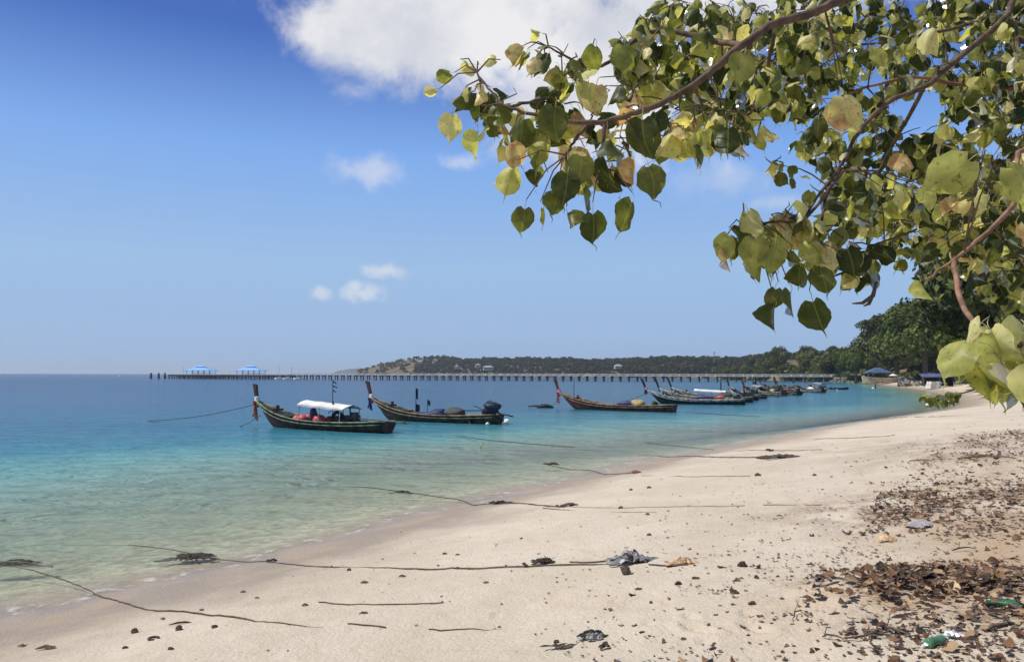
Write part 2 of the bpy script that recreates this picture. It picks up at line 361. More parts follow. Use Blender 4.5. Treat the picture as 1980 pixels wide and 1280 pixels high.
# ------------------------------------------------------------------ sea
def sea_mat():
    M = bpy.data.materials.new('sea_water'); M.use_nodes = True; nt = M.node_tree; nt.nodes.clear()
    g = nd(nt, 'ShaderNodeNewGeometry'); P = g.outputs['Position']
    a = nd(nt, 'ShaderNodeAttribute'); a.attribute_name = 'depth'; dep = a.outputs['Fac']
    mp = nd(nt, 'ShaderNodeMapping'); mp.inputs['Rotation'].default_value = (0, 0, R(20)); mp.inputs['Scale'].default_value = (0.55, 1.25, 1)
    nt.links.new(P, mp.inputs[0]); Q = mp.outputs[0]
    w1 = noise(nt, Q, 3.6, 3, 0.55, 0.6); w2 = noise(nt, Q, 0.75, 4, 0.6, 0.5); w3 = noise(nt, Q, 0.12, 3, 0.55); w0 = noise(nt, Q, 0.022, 3, 0.5)
    h = mth(nt, 'ADD', mth(nt, 'MULTIPLY', w1, 0.10), mth(nt, 'ADD', mth(nt, 'MULTIPLY', w2, 0.95), mth(nt, 'MULTIPLY', w3, 0.9)))
    bp = nd(nt, 'ShaderNodeBump'); bp.inputs['Distance'].default_value = 1.0; bp.inputs['Strength'].default_value = 1.0
    nt.links.new(h, bp.inputs['Height']); N = bp.outputs[0]
    bg_ = nd(nt, 'ShaderNodeBump'); bg_.inputs['Distance'].default_value = 1.0; bg_.inputs['Strength'].default_value = 0.22
    nt.links.new(h, bg_.inputs['Height']); NG = bg_.outputs[0]
    dv = mth(nt, 'ADD', dep, mth(nt, 'MULTIPLY', mth(nt, 'SUBTRACT', w0, 0.5), mth(nt, 'MULTIPLY', dep, 1.3)))
    dv = mth(nt, 'ADD', dv, mth(nt, 'MULTIPLY', mth(nt, 'SUBTRACT', w3, 0.5), mth(nt, 'MULTIPLY', dep, 0.5)))
    body = ramp(nt, mth(nt, 'DIVIDE', dv, 10.0, clamp=True), [(0.0, (0.46, 0.45, 0.33)), (0.07, (0.31, 0.42, 0.32)), (0.14, (0.16, 0.385, 0.36)), (0.22, (0.050, 0.235, 0.29)), (0.45, (0.022, 0.145, 0.245)), (1.0, (0.008, 0.07, 0.18))])
    dif = nd(nt, 'ShaderNodeBsdfDiffuse'); nt.links.new(body, dif.inputs['Color']); nt.links.new(N, dif.inputs['Normal'])
    tr = nd(nt, 'ShaderNodeBsdfTransparent')
    nt.links.new(mixc(nt, mth(nt, 'DIVIDE', dep, 1.6, clamp=True), (1, 1, 1), (0.46, 0.86, 0.79)), tr.inputs['Color'])
    k = mth(nt, 'SUBTRACT', 1.0, mth(nt, 'POWER', 2.718, mth(nt, 'MULTIPLY', dep, -1.5)))
    mx = nd(nt, 'ShaderNodeMixShader'); nt.links.new(k, mx.inputs[0]); nt.links.new(tr.outputs[0], mx.inputs[1]); nt.links.new(dif.outputs[0], mx.inputs[2])
    gl = nd(nt, 'ShaderNodeBsdfGlossy'); gl.inputs['Roughness'].default_value = 0.10; nt.links.new(NG, gl.inputs['Normal'])
    fr = nd(nt, 'ShaderNodeFresnel'); fr.inputs['IOR'].default_value = 1.333; nt.links.new(NG, fr.inputs['Normal'])
    fl = nd(nt, 'ShaderNodeFresnel'); fl.inputs['IOR'].default_value = 1.333
    ft = mth(nt, 'ADD', mth(nt, 'MULTIPLY', fl.outputs[0], 0.72), mth(nt, 'MULTIPLY', mth(nt, 'MINIMUM', fr.outputs[0], 0.6), 0.28))
    ff = mth(nt, 'MULTIPLY', mth(nt, 'MULTIPLY', mth(nt, 'POWER', mth(nt, 'MINIMUM', ft, 0.74), 2.0), 0.95), sstep(nt, dep, 0.0, 0.06))
    m2 = nd(nt, 'ShaderNodeMixShader'); nt.links.new(ff, m2.inputs[0]); nt.links.new(mx.outputs[0], m2.inputs[1]); nt.links.new(gl.outputs[0], m2.inputs[2])
    # thin broken foam along the very edge
    fm = mth(nt, 'MULTIPLY', sstep(nt, noise(nt, P, 2.2, 6, 0.7), 0.50, 0.66), mth(nt, 'MULTIPLY', sstep(nt, mth(nt, 'SUBTRACT', 0.055, dep), 0.0, 0.03), sstep(nt, dep, 0.0, 0.008)))
    fd = nd(nt, 'ShaderNodeBsdfDiffuse'); fd.inputs['Color'].default_value = (0.8, 0.8, 0.78, 1)
    m3 = nd(nt, 'ShaderNodeMixShader'); nt.links.new(mth(nt, 'MULTIPLY', fm, 0.45), m3.inputs[0]); nt.links.new(m2.outputs[0], m3.inputs[1]); nt.links.new(fd.outputs[0], m3.inputs[2])
    o = nd(nt, 'ShaderNodeOutputMaterial'); nt.links.new(m3.outputs[0], o.inputs['Surface'])
    return M
wr = np.concatenate([np.geomspace(5, 120, 330), np.geomspace(123, 15000, 110)])
X, Y, F = polar(wr)
H = height(X, Y); sdx = shore_dist(X, Y)
zz = 0.015*np.clip(1-np.hypot(X, Y)/130, 0, 1)*((fbm(X*0.5, Y*1.0, 31, 3)-0.44)*2)*np.clip(-H*4, 0, 1)
keep = (sdx[F] < 8).any(1); F = F[keep]
used = np.zeros(len(X), bool); used[F.ravel()] = True; remap = np.cumsum(used)-1
sea = link('sea', np_mesh('sea', np.stack([X, Y, zz], -1)[used], remap[F], [sea_mat()], True, {'depth': np.maximum(-H, 0)[used]})); tag(sea, kind='structure')

# ------------------------------------------------------------------ foliage materials
def leaf_mat(name, stops, trans=0.45, veins=False, rough=0.42, spots=True, gloss=0.6):
    M = bpy.data.materials.new(name); M.use_nodes = True; nt = M.node_tree; nt.nodes.clear()
    a = nd(nt, 'ShaderNodeAttribute'); a.attribute_name = 'tone'
    b = nd(nt, 'ShaderNodeAttribute', attribute_type='OBJECT'); b.attribute_name = 'tone_shift'
    t = mth(nt, 'ADD', a.outputs['Fac'], b.outputs['Fac'])
    tc = nd(nt, 'ShaderNodeTexCoord'); P = tc.outputs['Object']
    if veins:
        cx = nd(nt, 'ShaderNodeCombineXYZ'); nt.links.new(mth(nt, 'MULTIPLY', t, 57.0), cx.inputs[2]); nt.links.new(mth(nt, 'MULTIPLY', t, 31.0), cx.inputs[0])
        P = vmth(nt, 'ADD', tc.outputs['UV'], cx.outputs[0])
    t = mth(nt, 'ADD', t, mth(nt, 'MULTIPLY', mth(nt, 'SUBTRACT', noise(nt, P, 2.6 if veins else 0.6, 4), 0.5), 0.42 if veins else 0.22), clamp=True)
    c = ramp(nt, t, stops)
    if veins:
        uv = tc.outputs['UV']; s = nd(nt, 'ShaderNodeSeparateXYZ'); nt.links.new(uv, s.inputs[0])
        ax = mth(nt, 'ABSOLUTE', s.outputs['X'])
        mid = mth(nt, 'SUBTRACT', 1.0, sstep(nt, ax, 0.008, 0.03))
        w = mth(nt, 'ABSOLUTE', mth(nt, 'SINE', mth(nt, 'MULTIPLY', mth(nt, 'ADD', s.outputs['Y'], mth(nt, 'MULTIPLY', ax, -0.55)), 26)))
        side = mth(nt, 'MULTIPLY', mth(nt, 'SUBTRACT', 1.0, sstep(nt, w, 0.04, 0.22)), 0.4)
        c = mixc(nt, mth(nt, 'MULTIPLY', mth(nt, 'MAXIMUM', mid, side), 0.38), c, (0.40, 0.41, 0.18))
        if spots:
            sp = sstep(nt, noise(nt, P, 7, 5, 0.7), 0.58, 0.66)
            c = mixc(nt, mth(nt, 'MULTIPLY', sp, 0.7), c, (0.13, 0.07, 0.02))
    d = nd(nt, 'ShaderNodeBsdfDiffuse'); nt.links.new(c, d.inputs['Color'])
    tl = nd(nt, 'ShaderNodeBsdfTranslucent')
    nt.links.new(mixc(nt, 1.0, c, (1.0, 0.98, 0.45), 'MULTIPLY'), tl.inputs['Color'])
    mx = nd(nt, 'ShaderNodeMixShader'); mx.inputs[0].default_value = trans
    nt.links.new(d.outputs[0], mx.inputs[1]); nt.links.new(tl.outputs[0], mx.inputs[2])
    gl = nd(nt, 'ShaderNodeBsdfGlossy'); gl.inputs['Roughness'].default_value = rough
    fr = nd(nt, 'ShaderNodeFresnel'); fr.inputs['IOR'].default_value = 1.42
    m2 = nd(nt, 'ShaderNodeMixShader'); nt.links.new(mth(nt, 'MULTIPLY', fr.outputs[0], gloss), m2.inputs[0])
    nt.links.new(mx.outputs[0], m2.inputs[1]); nt.links.new(gl.outputs[0], m2.inputs[2])
    o = nd(nt, 'ShaderNodeOutputMaterial'); nt.links.new(m2.outputs[0], o.inputs['Surface'])
    return M
FIG = leaf_mat('fig_leaf', [(0.0, (0.030, 0.048, 0.014)), (0.25, (0.070, 0.095, 0.024)), (0.5, (0.24, 0.265, 0.07)), (0.70, (0.62, 0.63, 0.19)), (0.88, (0.92, 0.85, 0.44)), (1.0, (0.66, 0.39, 0.20))], 0.58, True, gloss=.5)
PETI = mat('leaf_stalk', (0.42, 0.40, 0.20), 0.5)
BARK = mat('bark', (0.12, 0.078, 0.052), 0.8, 0.35, 18, bump=0.004, bscale=60)
BARKR = mat('young_bark', (0.26, 0.14, 0.09), 0.7, 0.3, 18, bump=0.003, bscale=60)
CROWN_A = leaf_mat('bright_foliage', [(0.0, (0.030, 0.052, 0.014)), (0.4, (0.07, 0.105, 0.024)), (0.7, (0.17, 0.20, 0.05)), (1.0, (0.34, 0.35, 0.12))], 0.35, gloss=.15, rough=.6)
CROWN_B = leaf_mat('dark_foliage', [(0.0, (0.014, 0.022, 0.008)), (0.45, (0.060, 0.080, 0.026)), (0.75, (0.14, 0.16, 0.05)), (1.0, (0.24, 0.25, 0.08))], 0.2, gloss=.1, rough=.65)
CROWN_C = leaf_mat('hill_foliage', [(0.0, (0.014, 0.020, 0.011)), (0.4, (0.028, 0.038, 0.018)), (0.7, (0.055, 0.065, 0.03)), (0.9, (0.13, 0.11, 0.06)), (1.0, (0.19, 0.13, 0.075))], 0.15, gloss=.0, rough=.7)
TRUNKM = mat('tree_trunk', (0.13, 0.10, 0.075), 0.85, 0.3, 3)

def crown_data(seed, rx, ry, rz, n, leaf, lobes=16, lobe_r=0.36, shape=1.0):
    g = np.random.default_rng(seed)
    L = g.normal(size=(lobes, 3)); L /= np.linalg.norm(L, axis=1)[:, None]
    L[:, 2] = np.abs(L[:, 2])*1.1-0.35
    L *= g.uniform(0.45, 0.72, lobes)[:, None]
    lr = g.uniform(0.7, 1.25, lobes)*lobe_r
    k = g.integers(0, lobes, n)
    d = g.normal(size=(n, 3)); d /= np.linalg.norm(d, axis=1)[:, None]
    rad = g.uniform(0.55, 1.05, n)**0.6
    p = L[k] + d*(lr[k]*rad)[:, None]
    nor = d + g.normal(size=(n, 3))*0.55; nor[:, 2] += 0.25
    nor /= np.linalg.norm(nor, axis=1)[:, None]
    t = np.cross(nor, g.normal(size=(n, 3))); t /= np.linalg.norm(t, axis=1)[:, None]
    b = np.cross(nor, t)
    P = p*np.array([rx, ry, rz])
    s = leaf*g.uniform(0.6, 1.3, n)[:, None]
    V = np.stack([P-t*s*0.9, P-b*s*0.5+nor*s*0.12, P+t*s*0.9, P+b*s*0.5+nor*s*0.12], 1).reshape(-1, 3)
    tone = np.clip(g.normal(0.45, 0.2, n)+g.normal(0, 0.12, lobes)[k], 0.02, 0.98)
    return V, np.arange(n*4).reshape(-1, 4), np.repeat(tone, 4), L*np.array([rx, ry, rz])
def crown_mesh(name, material, *a, **k):
    V, F, t, L = crown_data(*a, **k)
    return np_mesh(name, V, F, [material], False, {'tone': t}), L
def tree_kind(name, material, seed, rx, ry, rz, base, n, leaf, trunk_r, **kw):
    me, L = crown_mesh(name+'_crown', material, seed, rx, ry, rz, n, leaf, **kw)
    mb = MB(); top = Vector((0, 0, base))
    rr = random.Random(seed)
    mb.tube([(0, 0, -0.8), (rr.uniform(-.1, .1), 0, base*0.4), (0, rr.uniform(-.2, .2), base*0.8), (0, 0, base)], [trunk_r*1.3, trunk_r, trunk_r*0.85, trunk_r*0.7], 8)
    for q in L[:9]:
        e = top+Vector(q); mdl = top.lerp(e, 0.5)+Vector((0, 0, -0.08*rz))
        mb.tube([top+Vector((0, 0, -base*0.15)), mdl, e], [trunk_r*0.5, trunk_r*0.32, trunk_r*0.1], 6)
    return me, mb.mesh(name+'_trunk', TRUNKM, True), base
def place_tree(kindt, name, x, y, rz=0.0, sc=1.0, label=None, group=None, sz=None, zoff=0.0, tone=0.0, z=None):
    me, tm, base = kindt
    r = empty(name, (x, y, (hz(x, y) if z is None else z)+zoff), rz, label, 'tree', group)
    r.scale = (sc, sc, sz or sc)
    link('trunk', tm, r); c = link('crown', me, r, (0, 0, base))
    if tone: c['tone_shift'] = tone
    return r

# ------------------------------------------------------------------ headland, wooded hill and far hill
def horizon_y(px): return 722.3+(px-100)/1400*4.0
HILLM = mat('dry_hillside', (0.15, 0.11, 0.06), 0.95, 0.35, 0.05, col2=(0.06, 0.055, 0.03))
RIDGE = [(690,718),(715,711),(745,702),(770,698),(800,696),(832,694),(880,695),(950,696),(1030,694),(1100,697),(1200,697),(1300,694),(1345,693),(1400,697),(1440,696),(1480,690),(1520,686),(1600,684)]
def interp(tab, x):
    return float(np.interp(x, [t[0] for t in tab], [t[1] for t in tab]))
DEP = [(690,1400),(800,1330),(1000,1180),(1200,1000),(1350,830),(1480,680),(1600,570)]
NI, NJ = 110, 16
V = np.zeros((NI, NJ, 3))
for i in range(NI):
    px = 690+(1600-690)*i/(NI-1); Dp = interp(DEP, px); hR = (horizon_y(px)-interp(RIDGE, px))/FOC*(Dp+130)+3.4
    d = ray(px, horizon_y(px))
    for j in range(NJ):
        t = j/(NJ-1); y = Dp-25+t*420
        prof = math.sin(min(t*1.45, 1)*math.pi/2)**0.8 if t < 0.7 else math.cos((t-0.7)/0.3*math.pi/2)*0.96+0.04
        nz = 0.82+0.4*float(fbm(np.array([px*0.02]), np.array([t*4.0]), 41, 3)[0])
        V[i, j] = (d.x/d.y*y, y, max(hR-0.0, 1)*prof*nz if j > 0 else -2)
I, J = np.meshgrid(np.arange(NI-1), np.arange(NJ-1), indexing='ij')
Fh = np.stack([I*NJ+J, (I+1)*NJ+J, (I+1)*NJ+J+1, I*NJ+J+1], -1).reshape(-1, 4)
hill = link('headland', np_mesh('headland', V.reshape(-1, 3), Fh, [HILLM], True)); tag(hill, kind='structure')
# its far-off wood: crowns too small to tell apart, joined
vs, fs, ts = [], [], []; off = 0
variants = [crown_data(300+k, 1, 1, 0.85, 120, 0.30, lobes=9, lobe_r=0.45)[:3] for k in range(6)]
for k in range(3000):
    i = rng.uniform(0, NI-1.01); j = abs(rng.normal(0, 0.42))*(NJ-1)
    if j > NJ-2: continue
    i0, j0 = int(i), int(j); a, b = i-i0, j-j0
    p = (V[i0, j0]*(1-a)+V[i0+1, j0]*a)*(1-b)+(V[i0, j0+1]*(1-a)+V[i0+1, j0+1]*a)*b
    px = 690+(1600-690)*i/(NI-1)
    if p[2] < 0.5: continue
    bare = px < 800 and fbm(np.array([px*0.05]), np.array([j*0.6]), 77, 2)[0] > (0.36 if px < 775 else 0.42)
    if bare: continue
    s = rng.uniform(2.4, 5.6)*(0.7 if px < 800 else 1.0)
    v, f, t = variants[k % 6]
    vs.append(v*np.array([s, s, s*rng.uniform(0.8, 1.2)])+p+np.array([0, 0, s*0.55])); fs.append(f+off); off += len(v)
    ts.append(np.clip(t+rng.normal(0.05, 0.15)+(0.38 if px < 835 and rng.random() < (835-px)/70 else 0), 0, 1))
wood = link('headland_forest', np_mesh('headland_forest', np.concatenate(vs), np.concatenate(fs), [CROWN_C], False, {'tone': np.concatenate(ts)})); tag(wood, kind='stuff')
# far blue hill beyond the tip
mb = MB(); n = 40; D2 = 5200
for i in range(n):
    px = 640+i*150/(n-1); y = horizon_y(px)-11.5*math.sin(min(1, (px-640)/60)*math.pi/2)**0.7-1.2*math.sin(px*0.3)*0.4
    x0 = (px-CX)/FOC; hh = (horizon_y(px)-y)/FOC*D2+3
    mb.v += [(x0*(D2-300), D2-300, -2), (x0*D2, D2, hh), (x0*(D2+500), D2+500, -2)]
    if i: a = (i-1)*3; b = i*3; mb.f += [(a, b, b+1, a+1), (a+1, b+1, b+2, a+2)]; mb.m += [0, 0]
fh = mb.build('far_hill', mat('far_hill_wood', (0.045, 0.055, 0.035), 0.9, 0.3, 0.01), smooth=True); tag(fh, kind='structure')

# houses among the headland trees
WHITE = mat('white_wall', (0.44, 0.43, 0.41), 0.8, 0.08, 0.5); ROOFR = mat('house_roof', (0.36, 0.25, 0.2), 0.8, 0.2, 0.4); GLASSD = mat('dark_window', (0.03, 0.035, 0.04), 0.15, 0.1)
ROOFW = mat('pale_roof', (0.40, 0.385, 0.36), 0.7, 0.12, 0.4)
def house(px, py, Dm, w, d, h, label, roofm, nwin):
    p = at(px, py, Dm); r = empty('hill_house', p, 0.15, label, 'house', 'houses on the headland')
    mb = MB(); mb.box((0, 0, h/2-.7), (w, d, h+1.4)); mb.build('wall', WHITE, r)
    mb = MB(); e = 0.7; z0 = h+0.01; z1 = h+2.4
    mb.add([(-w/2-e, -d/2-e, z0), (w/2+e, -d/2-e, z0), (w/2+e, d/2+e, z0), (-w/2-e, d/2+e, z0), (-w/4, 0, z1), (w/4, 0, z1)], [(0,1,5,4),(1,2,5),(2,3,4,5),(3,0,4),(3,2,1,0)])
    mb.build('roof', roofm, r)
    for k in range(nwin):
        mb = MB(); mb.box((-w/2+(k+0.5)*w/nwin, -d/2-0.05, h*0.5), (w/nwin*0.55, 0.2, h*0.45)); mb.build('window', GLASSD, r)
house(944, 714.5, 1195, 15, 8, 3.6, 'long white house low on the headland facing the pier', ROOFW, 4)
house(924, 709, 1235, 7, 6, 2.6, 'smaller white house just uphill of the long white one', ROOFR, 3)
house(812, 702, 1345, 7, 6, 2.4, 'lone pale house among trees above the brown bluff', ROOFW, 3)
house(883, 712, 1270, 6, 6, 2.6, 'pale gabled house in the trees between bluff and long house', ROOFR, 2)
house(1195, 711, 1000, 9, 6, 2.0, 'grey roofed house hidden in the dark middle of the headland wood', ROOFW, 3)
# mast on the ridge
p = at(1381, 700, 900); r = empty('radio_mast', p, 0, 'thin lattice mast rising above the headland skyline', 'mast')
mb = MB(); H_ = 12
for a in range(3): mb.tube([(math.cos(a*2.1)*.5, math.sin(a*2.1)*.5, -8), (math.cos(a*2.1)*.2, math.sin(a*2.1)*.2, H_)], 0.16, 5)
for k in range(9): mb.tube([(.4, 0, k*1.3), (-.25, .4, k*1.3+.6), (-.2, -.4, k*1.3+1.2)], 0.08, 4)
STEEL = mat('grey_steel', (0.25, 0.26, 0.28), 0.5, 0.15, 3, metal=0.5)
mb.build('lattice', STEEL, r); mb = MB(); mb.box((0, 0, H_-1.5), (1.5, .8, 2.2)); mb.build('antenna', WHITE, r)

# wooded hill behind the pier's landward end: trees one can tell apart
kinds_h = [tree_kind('hill_tree', CROWN_B, 500+k, 7.5, 7.5, 6.6, 5.0, 3600, 0.60, 0.35, lobes=26, lobe_r=0.33) for k in range(4)]
SKY2 = [(1385,692),(1440,690),(1470,686),(1485,670),(1500,659),(1560,656),(1610,654),(1660,648),(1760,640),(1900,640)]
NI2, NJ2 = 40, 10
V2 = np.zeros((NI2, NJ2, 3))
for i in range(NI2):
    px = 1385+(2050-1385)*i/(NI2-1); d = ray(px, 724); D0 = float(np.interp(px, [1385, 1480, 1660, 1800, 2050], [590, 500, 412, 330, 260]))
    hR = max((horizon_y(px)-interp(SKY2, px))/FOC*(D0+90)+3.4-14, 3)
    for j in range(NJ2):
        t = j/(NJ2-1); y = D0-6+t*240
        V2[i, j] = (d.x/d.y*y, y, -2.5 if j == 0 else 1.5+(hR-1.5)*math.sin(min(t*1.9, 1)*math.pi/2)**1.2)
I, J = np.meshgrid(np.arange(NI2-1), np.arange(NJ2-1), indexing='ij')
F2 = np.stack([I*NJ2+J, (I+1)*NJ2+J, (I+1)*NJ2+J+1, I*NJ2+J+1], -1).reshape(-1, 4)
h2 = link('hill', np_mesh('hill', V2.reshape(-1, 3), F2, [HILLM], True)); tag(h2, kind='structure')
rr = random.Random(11)
for k in range(78):
    i = rr.uniform(0, 26); j = (0.45, 1.5, 2.7, 4.0)[k % 4]+rr.uniform(-.3, .3)
    i0, j0 = int(i), int(j); a, b = i-i0, j-j0
    p = (V2[i0, j0]*(1-a)+V2[i0+1, j0]*a)*(1-b)+(V2[i0, j0+1]*(1-a)+V2[i0+1, j0+1]*a)*b
    place_tree(kinds_h[k % 4], 'hill_tree', p[0], p[1], rr.uniform(0, 6.28), rr.uniform(0.75, 1.2)*(1.0 if i > 5 else 0.75), 'dark rounded tree in the dense wood behind the pier landing', 'trees of the dark wood behind the pier', z=p[2]-1.0, tone=rr.uniform(-.1, .15))

# trees along the beach beyond the near tree
bright = [tree_kind('shore_tree', CROWN_A, 700+k, 11, 10, 9.5, 9.5, 20000, 0.48, 0.45, lobes=46, lobe_r=0.24) for k in range(2)]
dark = [tree_kind('shore_tree', CROWN_B, 720+k, 11, 10, 9.5, 8.0, 18000, 0.46, 0.45, lobes=44, lobe_r=0.25) for k in range(2)]
SPECS = [
 (bright[0], 1790, 230, 1.5, 'bright leafy shore tree leaning over the bay behind the blue shack'),
 (bright[1], 1655, 325, 0.9, 'small yellow-green tree just behind the blue canopy shelter'),
 (bright[1], 1872, 195, 1.45, 'sunlit broad tree on the beach in front of the dark shore trees'),
 (dark[0], 1735, 335, 2.1, 'tall dark tree standing behind the blue canopy shelter'),
 (dark[1], 1850, 265, 2.3, 'dark tall tree filling the gap between the sunlit shore trees'),
 (dark[0], 1940, 135, 1.6, 'dark dense tree above the beach beside the big pale leaves'),
 (dark[1], 2015, 95, 1.6, 'nearest of the dark shore trees, half cut off by the picture edge'),
 (dark[1], 1622, 365, 1.0, 'dark low tree over the stone wall at the pier landing'),
 (dark[0], 1975, 165, 2.2, 'tallest tree, rising behind the dense dark one at the beach edge'),
 (bright[0], 1945, 112, .95, 'low bright tree in front of the dark dense one'),
]
for k, (kd, px, Yd, sc, lab) in enumerate(SPECS):
    p = at(px, 724, Yd); place_tree(kd, 'shore_tree', p.x, p.y, k*1.3, sc, lab, 'trees along the beach', z=max(hz(p.x, p.y), 0.6))
airy = tree_kind('emergent_tree', CROWN_B, 741, 8, 7, 5.0, 27, 2600, 0.5, 0.4, lobes=22, lobe_r=0.25)
p = at(1683, 724, 330); place_tree(airy, 'emergent_tree', p.x, p.y, 0, 0.86, 'thin loose-crowned tree standing above the others against the sky', z=1.5)
bushk = [tree_kind('shrub', CROWN_B, 760+k, 3.2, 2.6, 1.9, 1.4, 2600, 0.26, 0.1, lobes=20, lobe_r=0.33) for k in range(3)]
SHR = [(1652,335,1.2),(1676,325,1.3),(1702,322,1.4),(1728,320,1.4),(1748,300,1.2),(1768,272,1.3),(1790,236,1.1),(1806,214,1.2),(1826,205,1.3),(1846,196,1.3),(1866,185,1.2),(1886,165,1.2),(1906,142,1.1),(1926,122,1.1),(1950,108,1.1),(1976,95,1.1),(1640,350,1.3),(1622,380,1.3)]
for k, (px, Yd, sc) in enumerate(SHR):
    p = at(px, 724, Yd); o = place_tree(bushk[k % 3], 'shrub', p.x, p.y, k*2.1, sc, 'dark shrub in the undergrowth below the shore trees', 'shrubs below the shore trees', z=max(hz(p.x, p.y), .5)); o['category'] = 'shrub'

# ------------------------------------------------------------------ pier
CONC = mat('pier_concrete', (0.66, 0.62, 0.56), 0.85, 0.2, 1.2, objvar=0.12); CONCD = mat('wet_concrete', (0.10, 0.095, 0.085), 0.8, 0.35, 1.0, objvar=0.25)
UD = Vector((-0.93, 0.367, 0)).normalized(); UA = math.atan2(UD.y, UD.x)
def pier_pt(t): return Vector((136, 400, 0))+UD*t
pier = empty('pier', pier_pt(0), UA, 'long concrete pier on many posts reaching from the wooded shore into the bay', 'pier')
DK = 3.05
mb = MB(); mb.box((182, 0, DK-0.16), (446, 4.2, 0.34)); mb.box((353, 0, DK-0.17), (105, 9.5, 0.32)); mb.build('deck', CONC, pier)
mb = MB()
for s in (-1, 1): mb.box((130, s*1.95, DK+0.84), (340, 0.2, 0.30)); mb.box((130, s*1.95, DK+0.30), (340, 0.14, 0.24))
mb.build('handrail', mat('whitewash', (0.62, 0.60, 0.56), 0.8, 0.12, 0.6), pier)
mbp = MB(); mbp.box((0, 0, 0), (0.5, 0.4, 1.05)); railm = mbp.mesh('rail_post', CONC)
mbp = MB(); mbp.box((0, 0, 0), (0.75, 4.4, 0.62)); capm = mbp.mesh('pile_cap', CONCD)
mbp = MB(); mbp.tube([(0, 0, -3.5), (0, 0, DK-0.7)], 0.42, 7); pilem = mbp.mesh('pile', CONCD, True)
rr = random.Random(5)
for k in range(94):
    t = -37+k*4.75
    link('pile_cap', capm, pier, (t, 0, DK-0.65))
    for s in (-1.4, 1.4): link('pile', pilem, pier, (t, s, 0))
    if t < 300: link('rail_post', railm, pier, (t+1.2, -1.95, DK+0.43))
mb = MB()
for k in range(70):
    x = 303+k*1.45
    for s in (-4.3, 4.3):
        mb.tube([(x, s, -3), (x, s, DK-0.34)], 0.26, 5)
mb.box((353, -4.75, 1.55), (104, 0.22, 0.5)); mb.box((353, -4.75, 2.4), (104, 0.22, 0.3))
fd = mb.build('fender_piles', CONCD, pier); fd['kind'] = 'stuff'
BLUER = mat('blue_roof', (0.20, 0.44, 0.78), 0.6, 0.12, 0.5); LBLUE = mat('pale_blue_paint', (0.45, 0.62, 0.80), 0.6, 0.1, 1)
def pavilion(t, w, label):
    r = empty('pavilion', pier_pt(t)+Vector((0, 0, DK)), UA, label, 'pavilion', 'blue pavilions on the pier head')
    for x in (-w*.42, -w*.21, 0, w*.21, w*.42):
        for s in (-3, 3):
            mb = MB(); mb.box((x, s, 1.35), (0.32, 0.32, 2.7)); mb.build('post', LBLUE, r)
    mb = MB(); a, b, z0, z1 = w/2, 4.6, 2.7, 4.7
    mb.add([(-a, -b, z0), (a, -b, z0), (a, b, z0), (-a, b, z0), (-a*.38, -1, z1), (a*.38, -1, z1), (a*.38, 1, z1), (-a*.38, 1, z1)], [(0,1,5,4),(1,2,6,5),(2,3,7,6),(3,0,4,7),(4,5,6,7),(3,2,1,0)])
    mb.box((0, 0, z0-0.12), (w*.98, 8.9, 0.2))
    rf = mb.build('roof', BLUER, r)
    mb = MB(); mb.box((0, 0, z1+0.25), (w*.28, 1.7, 0.5)); c = w*.2
    mb.add([(-c, -1.4, z1+.5), (c, -1.4, z1+.5), (c, 1.4, z1+.5), (-c, 1.4, z1+.5), (-c*.3, 0, z1+1.5), (c*.3, 0, z1+1.5)], [(0,1,5,4),(1,2,5),(2,3,4,5),(3,0,4),(3,2,1,0)])
    mb.build('cupola', BLUER, rf)
    mb = MB(); mb.box((0, -2.6, 0.55), (w*.8, 0.12, 0.2)); mb.box((0, -2.6, 0.95), (w*.8, 0.12, 0.12)); mb.build('rail', LBLUE, r)
pavilion(378, 24, 'outer blue hip-roofed pavilion near the seaward end of the pier')
pavilion(335, 22, 'inner blue hip-roofed pavilion on the pier, closer to the land')
for t, lab in ((372, 'thin lamp pole between the outer pavilion and the pier end'),(312, 'thin lamp pole on the pier just landward of the inner pavilion'),(302, 'shorter thin lamp pole landward of both pavilions')):
    r = empty('lamp_pole', pier_pt(t+22 if t == 372 else t)+Vector((0, 0, DK)), UA, lab, 'lamp pole', 'lamp poles on the pier')
    mb = MB(); mb.tube([(0, 0, 0), (0, 0, 4.6)], 0.1, 5); mb.build('pole', STEEL, r); mb = MB(); mb.box((0.5, 0, 4.6), (1.1, 0.22, 0.12)); mb.build('lamp_arm', STEEL, r)
for px, Yd, lab in ((292, 552, 'outermost dark mooring post beyond the seaward end of the pier'),(307, 552, 'second dark mooring post from the open sea'),(319, 550, 'third dark mooring post, just outside the pier end')):
    p = at(px, 724, Yd); r = empty('mooring_post', (p.x, p.y, 0), 0, lab, 'mooring post', 'mooring posts off the pier end')
    mb = MB()
    for a in range(4): mb.tube([(math.cos(a*1.57)*0.95, math.sin(a*1.57)*0.95, -3), (math.cos(a*1.57)*0.4, math.sin(a*1.57)*0.4, 3.1)], 0.32, 6)
    mb.build('pile', CONCD, r); mb = MB(); mb.tube([(0, 0, 2.6), (0, 0, 3.5), (0, 0, 4.1)], [0.8, 0.75, 0.25], 8); mb.build('cap', CONCD, r)
